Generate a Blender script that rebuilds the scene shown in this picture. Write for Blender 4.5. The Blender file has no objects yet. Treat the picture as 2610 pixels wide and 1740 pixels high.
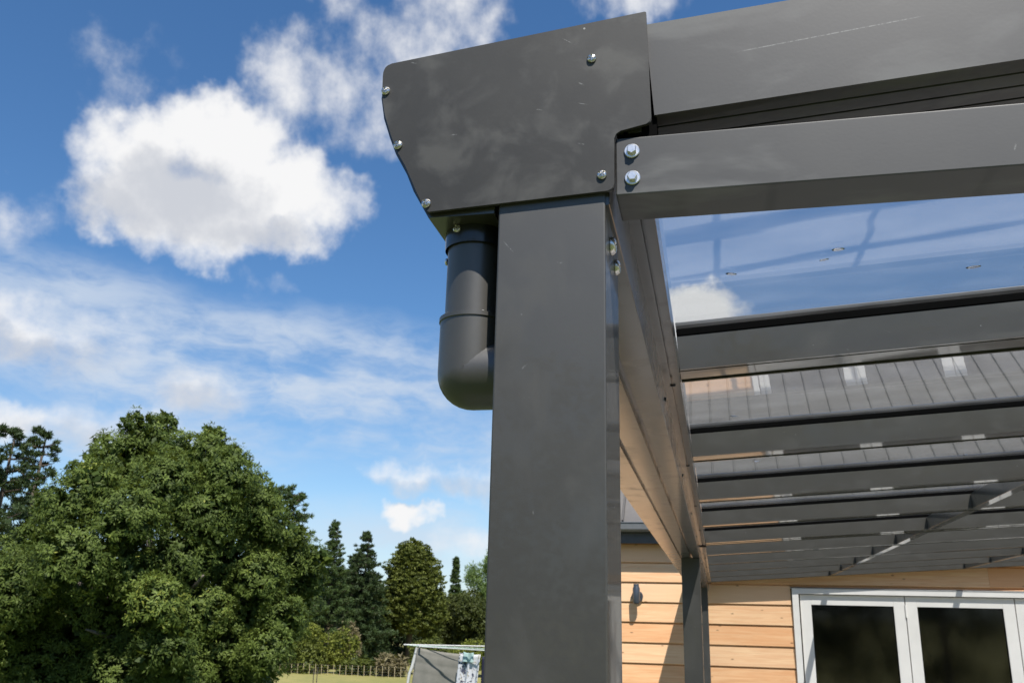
import bpy, bmesh, math, random
import numpy as np
from mathutils import Vector, Matrix

sc = bpy.context.scene
COL = sc.collection
random.seed(7)
RNG = np.random.default_rng(11)
rad = math.radians
CAMZ = 1.85                                  # eye height above the patio

# ------------------------------------------------------------------ camera
cam = bpy.data.cameras.new('camera')
cam.sensor_width = 36.0
cam.lens = 31.406
cam.clip_start = 0.05
cam.clip_end = 6000
camo = bpy.data.objects.new('camera', cam)
COL.objects.link(camo)
_r = (0.97633, 0.21474, 0.02576)
_u = (0.04036, -0.29791, 0.95374)
_f = (-0.21248, 0.93013, 0.29953)
camo.matrix_world = Matrix(((_r[0], _u[0], -_f[0], 0), (_r[1], _u[1], -_f[1], 0),
                            (_r[2], _u[2], -_f[2], CAMZ), (0, 0, 0, 1)))
cam.dof.use_dof = True
cam.dof.focus_distance = 0.92
cam.dof.aperture_fstop = 28.0
sc.camera = camo

# ------------------------------------------------------------------ view and sampling
sc.view_settings.view_transform = 'Standard'
sc.view_settings.look = 'None'
sc.view_settings.gamma = 1.0
sc.view_settings.exposure = 0.35
sc.view_settings.use_curve_mapping = False
sc.render.engine = 'CYCLES'
sc.cycles.max_bounces = 8
sc.cycles.diffuse_bounces = 3
sc.cycles.glossy_bounces = 4
sc.cycles.transparent_max_bounces = 20
sc.cycles.use_denoising = True
sc.cycles.caustics_reflective = False
sc.cycles.caustics_refractive = False
sc.cycles.sample_clamp_indirect = 6.0

# ------------------------------------------------------------------ sun
SUN = Vector((0.29, -0.53, 1.0)).normalized()
SUN_EL = math.asin(SUN.z)
SUN_AZ = math.atan2(SUN.x, SUN.y)
sl = bpy.data.lights.new('sun', 'SUN')
sl.energy = 5.0
sl.angle = rad(0.53)
sl.color = (1.0, 0.955, 0.89)
so = bpy.data.objects.new('sun', sl)
so.rotation_euler = SUN.to_track_quat('Z', 'Y').to_euler()
COL.objects.link(so)


# ------------------------------------------------------------------ node helpers
class NT:
    def __init__(self, tree):
        self.t = tree
        self.n = tree.nodes
        self.l = tree.links

    def put(self, sock, v):
        if v is None:
            return
        if hasattr(v, 'is_output'):
            self.l.new(v, sock)
        else:
            if hasattr(sock.default_value, '__len__') and not hasattr(v, '__len__'):
                v = [v] * len(sock.default_value)
            if hasattr(v, '__len__') and len(v) == 3 and len(sock.default_value) == 4:
                v = (*v, 1.0)
            sock.default_value = v

    def node(self, typ, props=None, ins=None, out=0):
        n = self.n.new(typ)
        for k, v in (props or {}).items():
            setattr(n, k, v)
        for k, v in (ins or {}).items():
            self.put(n.inputs[k], v)
        return n.outputs[out] if out is not None else n

    def math(self, op, a, b=None, c=None, clamp=False):
        return self.node('ShaderNodeMath', {'operation': op, 'use_clamp': clamp}, {0: a, 1: b, 2: c})

    def vmath(self, op, a, b=None, scale=None, out=0):
        n = self.n.new('ShaderNodeVectorMath')
        n.operation = op
        self.put(n.inputs[0], a)
        if b is not None:
            self.put(n.inputs[1], b)
        if scale is not None:
            self.put(n.inputs['Scale'], scale)
        return n.outputs[out]

    def ramp(self, v, a, b, c=0.0, d=1.0, smooth=True):
        return self.node('ShaderNodeMapRange', {'interpolation_type': 'SMOOTHSTEP' if smooth else 'LINEAR'},
                         {0: v, 1: a, 2: b, 3: c, 4: d})

    def mix(self, f, a, b, blend='MIX'):
        n = self.n.new('ShaderNodeMix')
        n.data_type = 'RGBA'
        n.blend_type = blend
        self.put(n.inputs[0], f)
        self.put(n.inputs[6], a)
        self.put(n.inputs[7], b)
        return n.outputs[2]

    def noise(self, vec, scale, detail=4, rough=0.55, dist=0.0, out=0, dim='3D'):
        return self.node('ShaderNodeTexNoise', {'noise_dimensions': dim},
                         {'Vector': vec, 'Scale': scale, 'Detail': detail, 'Roughness': rough, 'Distortion': dist}, out)

    def mapping(self, vec, scale=(1, 1, 1), loc=(0, 0, 0), rot=(0, 0, 0)):
        return self.node('ShaderNodeMapping', None, {'Vector': vec, 'Location': loc, 'Rotation': rot, 'Scale': scale})

    def comb(self, x, y, z):
        return self.node('ShaderNodeCombineXYZ', None, {0: x, 1: y, 2: z})


# ------------------------------------------------------------------ sky
world = bpy.data.worlds.new('World')
sc.world = world
world.use_nodes = True
W = NT(world.node_tree)
for n in list(W.n):
    W.n.remove(n)
sky = W.n.new('ShaderNodeTexSky')
sky.sky_type = 'NISHITA'
sky.sun_disc = False
sky.sun_elevation = SUN_EL
sky.sun_rotation = SUN_AZ
sky.altitude = 50
sky.air_density = 1.0
sky.dust_density = 0.3
sky.ozone_density = 4.0
SKY_STRENGTH = 0.112
vdir = W.node('ShaderNodeTexCoord', out=0)          # Generated = view direction in the world
sep = W.node('ShaderNodeSeparateXYZ', None, {0: vdir}, None)
vx, vy, vz = sep.outputs[0], sep.outputs[1], sep.outputs[2]
az = W.math('MULTIPLY', W.math('ARCTAN2', vx, vy), 57.29578)
el = W.math('MULTIPLY', W.math('ARCSINE', vz), 57.29578)
p0 = W.comb(az, el, 0.0)
w1 = W.vmath('SUBTRACT', W.noise(p0, 0.26, 2, 0.5, out=1), (0.5, 0.5, 0.5))
w2 = W.vmath('SUBTRACT', W.noise(p0, 0.55, 3, 0.6, out=1), (0.5, 0.5, 0.5))
pw = W.vmath('ADD', p0, W.vmath('ADD', W.vmath('SCALE', w1, scale=2.6), W.vmath('SCALE', w2, scale=2.3)))
# cumulus puffs: azimuth, elevation, half width, half height (degrees), thickness
PUFFS = [(-33.2, 27.9, 5.4, 3.5, 1.15), (-38.0, 26.4, 5.0, 2.9, 0.95),
         (-38.0, 23.7, 4.7, 2.8, 0.9), (-34.0, 23.8, 6.2, 3.3, 1.0), (-29.4, 25.8, 5.2, 3.2, 1.0),
         (-26.4, 25.4, 4.1, 2.4, 0.7), (-29.5, 23.1, 4.5, 2.1, 0.8), (-34.5, 21.6, 3.7, 1.5, 0.5),
         (-29.7, 32.4, 3.0, 3.1, 0.46), (-26.0, 32.2, 4.4, 2.3, 0.32), (-22.0, 34.6, 5.4, 2.7, 0.38),
         (-18.4, 37.3, 4.8, 2.9, 0.44), (-23.2, 31.2, 2.6, 2.6, 0.32), (-28.1, 30.2, 3.8, 2.0, 0.18),
         (-26.2, 37.0, 2.2, 2.0, 0.26), (-40.0, 31.0, 2.4, 1.6, 0.08),
         (-4.5, 38.6, 4.2, 2.0, 0.34), (-44.8, 21.0, 2.6, 1.7, 0.20), (-42.6, 14.9, 6.6, 2.5, 0.55),
         (-32.6, 12.9, 3.6, 1.7, 0.40), (-42.7, 10.0, 2.6, 1.7, 0.65),
         (-38.0, 10.0, 4.5, 1.9, 0.34), (-19.5, 8.9, 3.0, 1.3, 0.46), (-15.0, 8.4, 3.4, 1.5, 0.44),
         (-18.9, 6.5, 1.9, 1.05, 0.95), (-1.3, 18.9, 4.2, 2.4, 1.2),
         (-29.2, 19.8, 1.4, 0.6, 0.10), (-15.1, 4.7, 2.8, 1.4, 0.25)]


def puff_field(pv, puffs):
    """smooth union of soft discs, three nodes a puff"""
    acc = None
    for a, e, ra, re_, d in puffs:
        n = W.n.new('ShaderNodeVectorMath')
        n.operation = 'MULTIPLY_ADD'
        W.put(n.inputs[0], pv)
        n.inputs[1].default_value = (1 / ra, 1 / re_, 0)
        n.inputs[2].default_value = (-a / ra, -e / re_, 0)
        q = n.outputs[0]
        v = W.math('MULTIPLY_ADD', W.vmath('DOT_PRODUCT', q, q, out=1), -d, d)
        acc = v if acc is None else W.math('SMOOTH_MAX', acc, v, 0.25)
    return acc


acc = puff_field(pw, PUFFS)
# the same kind of cloud goes on round the rest of the sky
out_w = W.math('MAXIMUM', W.ramp(W.math('ABSOLUTE', W.math('ADD', az, 13.0)), 40.0, 52.0), W.ramp(el, 41.0, 50.0))
gen = W.noise(W.mapping(vdir, scale=(1, 1, 1.9)), 3.4, 5, 0.55)
off_w = W.math('MULTIPLY_ADD', out_w, 3.0, -3.0)
acc = W.math('MAXIMUM', acc, W.math('ADD', W.ramp(gen, 0.54, 0.76, -0.5, 1.2, False), off_w))
fine = W.noise(p0, 0.36, 5, 0.55)
nf = W.math('SUBTRACT', fine, 0.5)
dens = W.math('MULTIPLY_ADD', nf, 1.25, acc)
cum = W.math('MULTIPLY', W.ramp(dens, -0.10, 0.80), W.ramp(acc, -0.45, 0.20))
# thin high cloud in bands near the horizon
THIN = [(-30.1, 14.5, 20.0, 4.6, 0.95), (-22.1, 14.6, 8.6, 3.3, 1.0), (-41.5, 17.9, 9.6, 2.4, 0.6),
        (-17.7, 11.0, 13.4, 2.4, 0.5), (-36.0, 9.7, 12.0, 2.8, 0.6), (-17.3, 4.8, 12.0, 2.6, 0.5)]
ps = W.vmath('ADD', p0, W.vmath('SCALE', w1, scale=1.5))
pst = W.mapping(ps, scale=(0.11, 0.40, 1), rot=(0, 0, rad(8)))
streak = W.noise(pst, 1.0, 5, 0.60)
thinf = W.math('MAXIMUM', puff_field(ps, THIN), W.math('ADD', W.ramp(W.math('ABSOLUTE', W.math('SUBTRACT', el, 13.0)), 8.0, 0.0, -0.3, 0.9, False), off_w))
thin = W.math('MULTIPLY', W.ramp(thinf, -0.25, 0.85), W.ramp(streak, 0.30, 0.68, 0.06, 0.88))
haze_low = W.ramp(el, 12.0, -2.0, 0.0, 0.50)
# grey undersides of the thicker puffs
GREY = [(-35.0, 24.4, 5.2, 2.4, 1.1), (-30.5, 22.9, 4.5, 1.3, 0.8), (-39.0, 22.9, 3.4, 1.6, 0.8), (-41.5, 13.6, 8.0, 1.6, 1.0), (-33.0, 12.4, 4.0, 1.2, 0.9), (-38.0, 9.5, 5.0, 1.4, 0.8), (-17.4, 8.0, 6.0, 0.9, 0.7)]
shade = W.ramp(W.math('MULTIPLY_ADD', nf, -1.6, puff_field(pw, GREY)), -0.45, 0.95)
cloud_col = W.mix(shade, (0.73, 0.73, 0.735), (0.48, 0.50, 0.545))
skyc = W.vmath('SCALE', W.node('ShaderNodeHueSaturation', None, {'Saturation': 1.18, 'Color': sky.outputs[0]}), scale=SKY_STRENGTH)
c1 = W.mix(haze_low, skyc, (0.37, 0.50, 0.70))
c2 = W.mix(thin, c1, (0.50, 0.565, 0.655))
c3 = W.mix(cum, c2, cloud_col)
bg = W.node('ShaderNodeBackground', None, {0: c3, 1: 1.0})
W.l.new(bg, W.node('ShaderNodeOutputWorld', out=None).inputs[0])


# ------------------------------------------------------------------ materials
def new_mat(name):
    m = bpy.data.materials.new(name)
    m.use_nodes = True
    t = NT(m.node_tree)
    for n in list(t.n):
        t.n.remove(n)
    return m, t


def finish(t, shader):
    t.l.new(shader, t.node('ShaderNodeOutputMaterial', out=None).inputs[0])


def principled(t, **kw):
    ins = {k.replace('_', ' '): v for k, v in kw.items()}
    return t.node('ShaderNodeBsdfPrincipled', None, ins)


def objco(t):
    return t.node('ShaderNodeTexCoord', out=3)


def bump(t, h, strength=0.2, dist=0.01):
    return t.node('ShaderNodeBump', None, {'Strength': strength, 'Distance': dist, 'Height': h})


def mat_coat(name, base, rough=0.42, coat=0.6, dust=0.5, speck=0.6, smear=(5, 5, 5), spec=0.5, var=0.08, streak=False, crough=0.03):
    """dark grey powder coat: handling marks, dust, little nicks"""
    m, t = new_mat(name)
    co = objco(t)
    rnd = t.node('ShaderNodeObjectInfo', out=5)
    cv = t.vmath('ADD', co, t.vmath('SCALE', (3.1, 7.7, 5.3), scale=rnd))
    n1 = t.noise(cv, 6, 5, 0.6)
    n2 = t.noise(t.mapping(cv, scale=smear), 3.0, 4, 0.55, 0.35)
    n3 = t.noise(cv, 300, 2, 0.5)
    b = Vector(base)
    col = t.mix(t.ramp(n1, 0.3, 0.7), tuple(b * (1 - var)), tuple(b * (1 + var)))
    col = t.mix(t.ramp(n2, 0.47, 0.70, 0.0, dust), col, tuple(Vector((0.17, 0.17, 0.165))))
    vor = t.node('ShaderNodeTexVoronoi', None, {'Vector': cv, 'Scale': 42.0, 'Randomness': 1.0})
    sel = t.node('ShaderNodeTexVoronoi', None, {'Vector': cv, 'Scale': 42.0, 'Randomness': 1.0}, 1)
    pick = t.ramp(t.node('ShaderNodeSeparateColor', None, {0: sel}), 0.84, 0.85)
    sp = t.math('MULTIPLY', t.ramp(vor, 0.060, 0.03), t.math('MULTIPLY', pick, speck))
    col = t.mix(sp, col, (0.42, 0.42, 0.41))
    # scuffs: short scratches, one per cell of a coarse scatter, each at its own angle
    for sc_, ln_, wd_, keep_ in ((11.0, 0.009, 0.00035, 0.84), (23.0, 0.004, 0.0006, 0.86)):
        vo = t.n.new('ShaderNodeTexVoronoi')
        t.put(vo.inputs['Vector'], cv)
        vo.inputs['Scale'].default_value = sc_
        d_ = t.node('ShaderNodeSeparateXYZ', None, {0: t.vmath('SUBTRACT', cv, vo.outputs['Position'])}, None)
        rgb = t.node('ShaderNodeSeparateColor', None, {0: vo.outputs['Color']}, None)
        an = t.math('MULTIPLY', rgb.outputs[0], 3.1416)
        ca, sa = t.math('COSINE', an), t.math('SINE', an)
        hx, hz = t.math('ADD', d_.outputs[0], t.math('MULTIPLY', d_.outputs[1], 0.7)), d_.outputs[2]
        u_ = t.math('ABSOLUTE', t.math('ADD', t.math('MULTIPLY', hx, ca), t.math('MULTIPLY', hz, sa)))
        v_ = t.math('ABSOLUTE', t.math('SUBTRACT', t.math('MULTIPLY', hz, ca), t.math('MULTIPLY', hx, sa)))
        mk = t.math('MULTIPLY', t.ramp(v_, wd_ * 1.6, wd_ * 0.4), t.ramp(u_, ln_, ln_ * 0.3))
        mk = t.math('MULTIPLY', mk, t.ramp(rgb.outputs[1], keep_, keep_ + 0.02))
        mk = t.math('MULTIPLY', mk, t.ramp(n3, 0.38, 0.62, 0.0, speck * 0.5))
        col = t.mix(mk, col, (0.34, 0.34, 0.335))
    if streak:
        e_ = t.node('ShaderNodeSeparateXYZ', None, {0: co}, None)
        ln = t.math('ABSOLUTE', t.math('SUBTRACT', e_.outputs[2], t.math('MULTIPLY_ADD', e_.outputs[0], 0.035, 0.0505)))
        mk = t.math('MULTIPLY', t.ramp(ln, 0.0008, 0.0002), t.math('MULTIPLY', t.ramp(e_.outputs[0], 0.075, 0.10), t.ramp(e_.outputs[0], 0.25, 0.23)))
        col = t.mix(t.math('MULTIPLY', mk, t.ramp(n3, 0.35, 0.65, 0.05, 0.42)), col, (0.42, 0.42, 0.41))
    r = t.math('ADD', t.math('ADD', rough - 0.08, t.math('MULTIPLY', n1, 0.12)), t.math('MULTIPLY', t.ramp(n2, 0.5, 0.75), 0.15))
    h = t.math('ADD', t.math('MULTIPLY', n3, 0.3), t.math('MULTIPLY', n1, 1.0))
    cr = t.math('ADD', crough, t.math('MULTIPLY', t.ramp(n2, 0.45, 0.75), 0.10))
    finish(t, principled(t, Base_Color=col, Roughness=r, Specular_IOR_Level=spec, Coat_Weight=coat, Coat_Roughness=cr, Normal=bump(t, h, 0.05, 0.002)))
    return m


def mat_plain(name, base, rough=0.5, metal=0.0, var=0.12, scale=20, coat=0.0, bmp=0.05, spec=0.5):
    m, t = new_mat(name)
    co = objco(t)
    n1 = t.noise(co, scale, 5, 0.6)
    b = Vector(base)
    col = t.mix(t.ramp(n1, 0.25, 0.75), tuple(b * (1 - var)), tuple(b * (1 + var)))
    r = t.math('ADD', rough - 0.06, t.math('MULTIPLY', n1, 0.12))
    finish(t, principled(t, Base_Color=col, Roughness=r, Metallic=metal, Specular_IOR_Level=spec, Coat_Weight=coat, Coat_Roughness=0.1,
                         Normal=bump(t, n1, bmp, 0.004)))
    return m


def mat_glaze(name, tint, ior0=0.04, blur=0.012, dirt=0.0):
    """clear sheet: Schlick mirror over a straight see-through"""
    m, t = new_mat(name)
    g = t.node('ShaderNodeNewGeometry', out=None)
    c = t.math('ABSOLUTE', t.vmath('DOT_PRODUCT', g.outputs['Normal'], g.outputs['Incoming'], out=1))
    f = t.math('POWER', t.math('SUBTRACT', 1.0, c), 5.0)
    F = t.math('ADD', ior0, t.math('MULTIPLY', f, 1.0 - ior0))
    tr = t.node('ShaderNodeBsdfTransparent', None, {0: (*tint, 1)})
    co = objco(t)
    nb = t.noise(t.mapping(co, scale=(0.8, 3.5, 1)), 2.0, 2, 0.5)
    gl = t.node('ShaderNodeBsdfGlossy', None, {'Color': (1, 1, 1, 1), 'Roughness': blur, 'Normal': bump(t, nb, 0.06, 0.01)})
    sh = t.node('ShaderNodeMixShader', None, {0: F, 1: tr, 2: gl})
    if dirt:
        df = t.node('ShaderNodeBsdfTranslucent', None, {0: (0.8, 0.8, 0.78, 1)})
        dn = t.noise(t.mapping(co, scale=(1.0, 3.0, 1)), 5.0, 5, 0.6)
        sh = t.node('ShaderNodeMixShader', None, {0: t.ramp(dn, 0.3, 0.8, dirt * 0.5, dirt * 1.8), 1: sh, 2: df})
    finish(t, sh)
    return m


def mat_wood(name):
    m, t = new_mat(name)
    co = objco(t)
    rnd = t.node('ShaderNodeObjectInfo', out=5)
    cv = t.vmath('ADD', co, t.vmath('SCALE', (37.0, 3.0, 11.0), scale=rnd))
    g1 = t.noise(t.mapping(cv, scale=(1.2, 10, 26)), 1.6, 6, 0.62, 0.8)
    g2 = t.noise(t.mapping(cv, scale=(4, 60, 160)), 1.0, 4, 0.6)
    g3 = t.noise(t.mapping(cv, scale=(0.6, 1, 3)), 1.0, 2, 0.5)
    col = t.mix(t.ramp(g1, 0.32, 0.66), (0.93, 0.585, 0.315), (0.80, 0.41, 0.19))
    col = t.mix(t.ramp(g2, 0.45, 0.8, 0, 0.42), col, (0.48, 0.25, 0.11))
    col = t.mix(t.ramp(g3, 0.5, 0.85, 0, 0.22), col, (0.62, 0.33, 0.16))
    r2 = t.node('ShaderNodeTexWhiteNoise', {'noise_dimensions': '1D'}, {'W': rnd}, 0)
    col = t.mix(t.ramp(rnd, 0.25, 1.0, 0.0, 0.85, False), col, (0.95, 0.71, 0.46))
    col = t.mix(t.ramp(r2, 0.40, 1.0, 0.0, 0.80, False), col, (0.82, 0.415, 0.19))
    # knots and nail marks
    kv = t.mapping(cv, scale=(6.5, 6.5, 16.0))
    vo = t.node('ShaderNodeTexVoronoi', None, {'Vector': kv, 'Scale': 1.0})
    kc = t.node('ShaderNodeTexVoronoi', None, {'Vector': kv, 'Scale': 1.0}, 1)
    kp = t.ramp(t.node('ShaderNodeSeparateColor', None, {0: kc}), 0.40, 0.41)
    kn = t.math('MULTIPLY', t.ramp(vo, 0.15, 0.06), t.math('MULTIPLY', kp, 0.75))
    col = t.mix(kn, col, (0.20, 0.085, 0.035))
    finish(t, principled(t, Base_Color=col, Roughness=0.62, Normal=bump(t, g2, 0.15, 0.003)))
    return m


def mat_leaf(name, dark, light, extra=None, transl=0.28):
    m, t = new_mat(name)
    at = t.node('ShaderNodeAttribute', {'attribute_name': 'tint'}, out=2)
    col = t.mix(at, dark, light)
    if extra:
        col = t.mix(t.ramp(at, 0.86, 1.0), col, extra)
    d = principled(t, Base_Color=col, Roughness=0.6, Specular_IOR_Level=0.25)
    tl = t.node('ShaderNodeBsdfTranslucent', None, {0: t.mix(0.5, col, (0.22, 0.26, 0.03))})
    finish(t, t.node('ShaderNodeMixShader', None, {0: transl, 1: d, 2: tl}))
    return m


def mat_bark(name, a, b):
    m, t = new_mat(name)
    co = objco(t)
    n = t.noise(t.mapping(co, scale=(6, 6, 1.5)), 2.0, 6, 0.65)
    finish(t, principled(t, Base_Color=t.mix(t.ramp(n, 0.3, 0.7), a, b), Roughness=0.9, Normal=bump(t, n, 0.6, 0.03)))
    return m


M = {}
M['cap'] = mat_coat('satin_grey_plate', (0.041, 0.0385, 0.0335), 0.50, 0.0, 0.22, 0.8, (7, 7, 7), 0.5, 0.18)
M['post'] = mat_coat('grey_post_coat', (0.029, 0.0265, 0.0210), 0.60, 0.36, 0.05, 0.8, (7, 7, 4), 1.0, 0.10)
M['beam'] = mat_coat('grey_beam_coat', (0.038, 0.037, 0.035), 0.56, 0.12, 0.58, 0.9, (2.4, 6, 6), 0.7, 0.2)
M['beam_long'] = mat_coat('scuffed_beam_coat', (0.028, 0.0275, 0.026), 0.56, 0.12, 0.58, 0.9, (2.4, 6, 6), 0.7, 0.2, True)
M['rafter'] = mat_coat('grey_rafter_coat', (0.070, 0.065, 0.055), 0.40, 0.8, 0.05, 0.5, (3, 6, 6), 0.5, 0.05)
M['gutter'] = mat_coat('grey_gutter_coat', (0.050, 0.047, 0.041), 0.40, 0.8, 0.06, 0.4, crough=0.13)
M['rubber'] = mat_plain('black_rubber', (0.0035, 0.0035, 0.0035), 0.7, 0, 0.1, 40, 0.0, 0.05, 0.03)
M['pvc'] = mat_plain('dark_painted_pipe', (0.046, 0.043, 0.036), 0.46, 0, 0.12, 14, 0.15, 0.10, 1.0)
M['pvc_black'] = mat_plain('black_pipe_collar', (0.016, 0.017, 0.02), 0.28, 0, 0.1, 14, 0.3)
M['steel'] = mat_plain('stainless_steel', (0.70, 0.67, 0.61), 0.26, 1.0, 0.1, 60)
M['zinc'] = mat_plain('zinc_plated_steel', (0.80, 0.78, 0.75), 0.34, 1.0, 0.12, 90)
M['dark_screw'] = mat_plain('dark_screw', (0.03, 0.03, 0.03), 0.4, 0.6, 0.1, 60)
M['sheet'] = mat_glaze('clear_roof_sheet', (0.945, 0.955, 0.96), 0.062, 0.012, 0.030)
M['pane'] = mat_glaze('door_pane', (0.62, 0.64, 0.63), 0.045, 0.06)
M['white'] = mat_plain('white_door_paint', (0.81, 0.785, 0.74), 0.4, 0, 0.03, 6, 0.2, 0.02)
M['flash'] = mat_plain('grey_flashing', (0.55, 0.55, 0.54), 0.45, 0.3, 0.08)
M['wood'] = mat_wood('cedar_weatherboard')
M['fascia'] = mat_plain('dark_fascia', (0.06, 0.06, 0.06), 0.5)
M['eave_gutter'] = mat_plain('grey_eave_gutter', (0.16, 0.165, 0.17), 0.35, 0, 0.08, 20, 0.4)
M['roofsteel'] = mat_plain('dark_roofing_steel', (0.135, 0.124, 0.112), 0.45, 0.0, 0.10, 3, 0.1)
M['roofrib'] = mat_plain('shade_toned_roofing', (0.100, 0.092, 0.084), 0.5, 0.0, 0.10, 3)  # roofing steel darkened: the ribs' shadow lines put into the colour
M['wallback'] = mat_plain('wall_backing', (0.11, 0.07, 0.04), 0.8)
M['room'] = mat_plain('room_lining', (0.10, 0.095, 0.085), 0.8)
M['lamp'] = mat_plain('dark_blue_grey_lamp', (0.055, 0.065, 0.078), 0.35, 0.2, 0.06, 20, 0.3)
M['galv'] = mat_plain('pale_enamel_tube', (0.52, 0.53, 0.51), 0.4, 0.0, 0.06)
M['cord'] = mat_plain('pale_green_line', (0.42, 0.55, 0.47), 0.5)
M['fence'] = mat_plain('weathered_batten', (0.46, 0.38, 0.23), 0.85, 0, 0.2, 4)
m, t = new_mat('water_drop')
finish(t, principled(t, Base_Color=(0.95, 0.97, 1.0), Roughness=0.0, IOR=1.33, Transmission_Weight=1.0))
M['drop'] = m
M['bark'] = mat_bark('grey_bark', (0.10, 0.085, 0.07), (0.22, 0.19, 0.16))
M['bark_dark'] = mat_bark('dark_bark', (0.045, 0.035, 0.028), (0.11, 0.085, 0.065))
M['ash'] = mat_leaf('broad_leaf', (0.040, 0.066, 0.011), (0.205, 0.268, 0.056), (0.32, 0.34, 0.06))
M['pine'] = mat_leaf('pine_needle', (0.018, 0.036, 0.011), (0.066, 0.100, 0.032), None, 0.12)
M['pine_soft'] = mat_leaf('fir_needle', (0.026, 0.052, 0.015), (0.100, 0.145, 0.042), None, 0.15)
M['olive'] = mat_leaf('olive_leaf', (0.034, 0.050, 0.009), (0.170, 0.190, 0.032), None, 0.18)
M['brown'] = mat_leaf('bronze_leaf', (0.030, 0.043, 0.010), (0.105, 0.122, 0.030), None, 0.18)
M['pale'] = mat_leaf('pale_leaf', (0.09, 0.15, 0.04), (0.27, 0.36, 0.12), None, 0.3)
M['lime'] = mat_leaf('lime_leaf', (0.09, 0.11, 0.018), (0.26, 0.28, 0.045), None, 0.3)
M['straw'] = mat_leaf('straw_leaf', (0.12, 0.10, 0.05), (0.32, 0.27, 0.15), None, 0.2)

# ground
m, t = new_mat('dry_pasture')
co = objco(t)
n1 = t.noise(co, 0.05, 5, 0.6)
n2 = t.noise(co, 0.9, 5, 0.65)
n3 = t.noise(co, 9.0, 3, 0.6)
c = t.mix(t.ramp(n1, 0.35, 0.65), (0.22, 0.205, 0.055), (0.31, 0.265, 0.085))
c = t.mix(t.ramp(n2, 0.35, 0.75, 0, 0.6), c, (0.15, 0.17, 0.045))
gd = t.vmath('LENGTH', co, out=1)
c = t.mix(t.ramp(gd, 45.0, 20.0), c, t.mix(n2, (0.055, 0.085, 0.022), (0.10, 0.12, 0.04)))
finish(t, principled(t, Base_Color=c, Roughness=0.95, Normal=bump(t, t.math('ADD', n2, n3), 0.6, 0.08)))
M['ground'] = m
m, t = new_mat('pale_concrete')
co = objco(t)
n1 = t.noise(co, 1.3, 6, 0.6)
n2 = t.noise(co, 45, 3, 0.6)
finish(t, principled(t, Base_Color=t.mix(t.ramp(n1, 0.3, 0.7), (0.29, 0.28, 0.265), (0.36, 0.35, 0.33)), Roughness=0.85,
                     Normal=bump(t, n2, 0.25, 0.004)))
M['concrete'] = m
m, t = new_mat('grey_towel')
co = objco(t)
n1 = t.noise(co, 240, 2, 0.6)
n2 = t.noise(co, 6, 4, 0.6)
finish(t, principled(t, Base_Color=t.mix(t.ramp(n2, 0.3, 0.7), (0.19, 0.185, 0.16), (0.235, 0.225, 0.195)), Roughness=0.95,
                     Normal=bump(t, n1, 0.5, 0.003)))
M['towel'] = m
m, t = new_mat('patterned_cloth')
co = objco(t)
n1 = t.noise(co, 15, 3, 0.5, 1.0)
n2 = t.noise(co, 30, 2, 0.5, 0.6)
c = t.mix(t.ramp(n1, 0.56, 0.60), (0.66, 0.67, 0.70), (0.06, 0.07, 0.11))
c = t.mix(t.ramp(n2, 0.60, 0.64), c, (0.40, 0.36, 0.27))
finish(t, principled(t, Base_Color=c, Roughness=0.9))
M['pattern'] = m
M['navy'] = mat_plain('navy_cloth', (0.02, 0.022, 0.05), 0.9)
M['mint'] = mat_plain('mint_cloth', (0.45, 0.62, 0.60), 0.9)


# ------------------------------------------------------------------ mesh helpers
def mesh_obj(name, me, mat, parent=None, loc=None, rot=None):
    o = bpy.data.objects.new(name, me)
    COL.objects.link(o)
    if mat is not None and not me.materials:
        me.materials.append(mat)
    if parent is not None:
        o.parent = parent
    if loc is not None:
        o.location = loc
    if rot is not None:
        o.rotation_euler = rot
    return o


def share(name, me, parent, loc, rot=(0, 0, 0), scale=None):
    o = bpy.data.objects.new(name, me)
    COL.objects.link(o)
    o.parent = parent
    o.location = loc
    o.rotation_euler = rot
    if scale:
        o.scale = scale
    return o


def empty(name, loc=(0, 0, 0), label=None, cat=None, group=None):
    o = bpy.data.objects.new(name, None)
    o.empty_display_size = 0.2
    o.location = loc
    COL.objects.link(o)
    tag(o, label, cat, group)
    return o


def tag(o, label=None, cat=None, group=None, kind=None):
    if label:
        o['label'] = label
    if cat:
        o['category'] = cat
    if group:
        o['group'] = group
    if kind:
        o['kind'] = kind
    return o


def bm_mesh(name, bm, smooth=False):
    bmesh.ops.recalc_face_normals(bm, faces=bm.faces)
    me = bpy.data.meshes.new(name)
    bm.to_mesh(me)
    bm.free()
    if smooth:
        for p in me.polygons:
            p.use_smooth = True
    return me


def add_box(bm, x0, x1, y0, y1, z0, z1):
    v = [bm.verts.new((x, y, z)) for x in (x0, x1) for y in (y0, y1) for z in (z0, z1)]
    for f in ((0, 1, 3, 2), (4, 6, 7, 5), (0, 4, 5, 1), (2, 3, 7, 6), (0, 2, 6, 4), (1, 5, 7, 3)):
        bm.faces.new([v[i] for i in f])
    return v


def box_mesh(name, x0, x1, y0, y1, z0, z1, bev=0.0, seg=2):
    bm = bmesh.new()
    add_box(bm, x0, x1, y0, y1, z0, z1)
    if bev:
        bmesh.ops.bevel(bm, geom=bm.edges[:], offset=bev, segments=seg, affect='EDGES', profile=0.5)
    return bm_mesh(name, bm)


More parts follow.
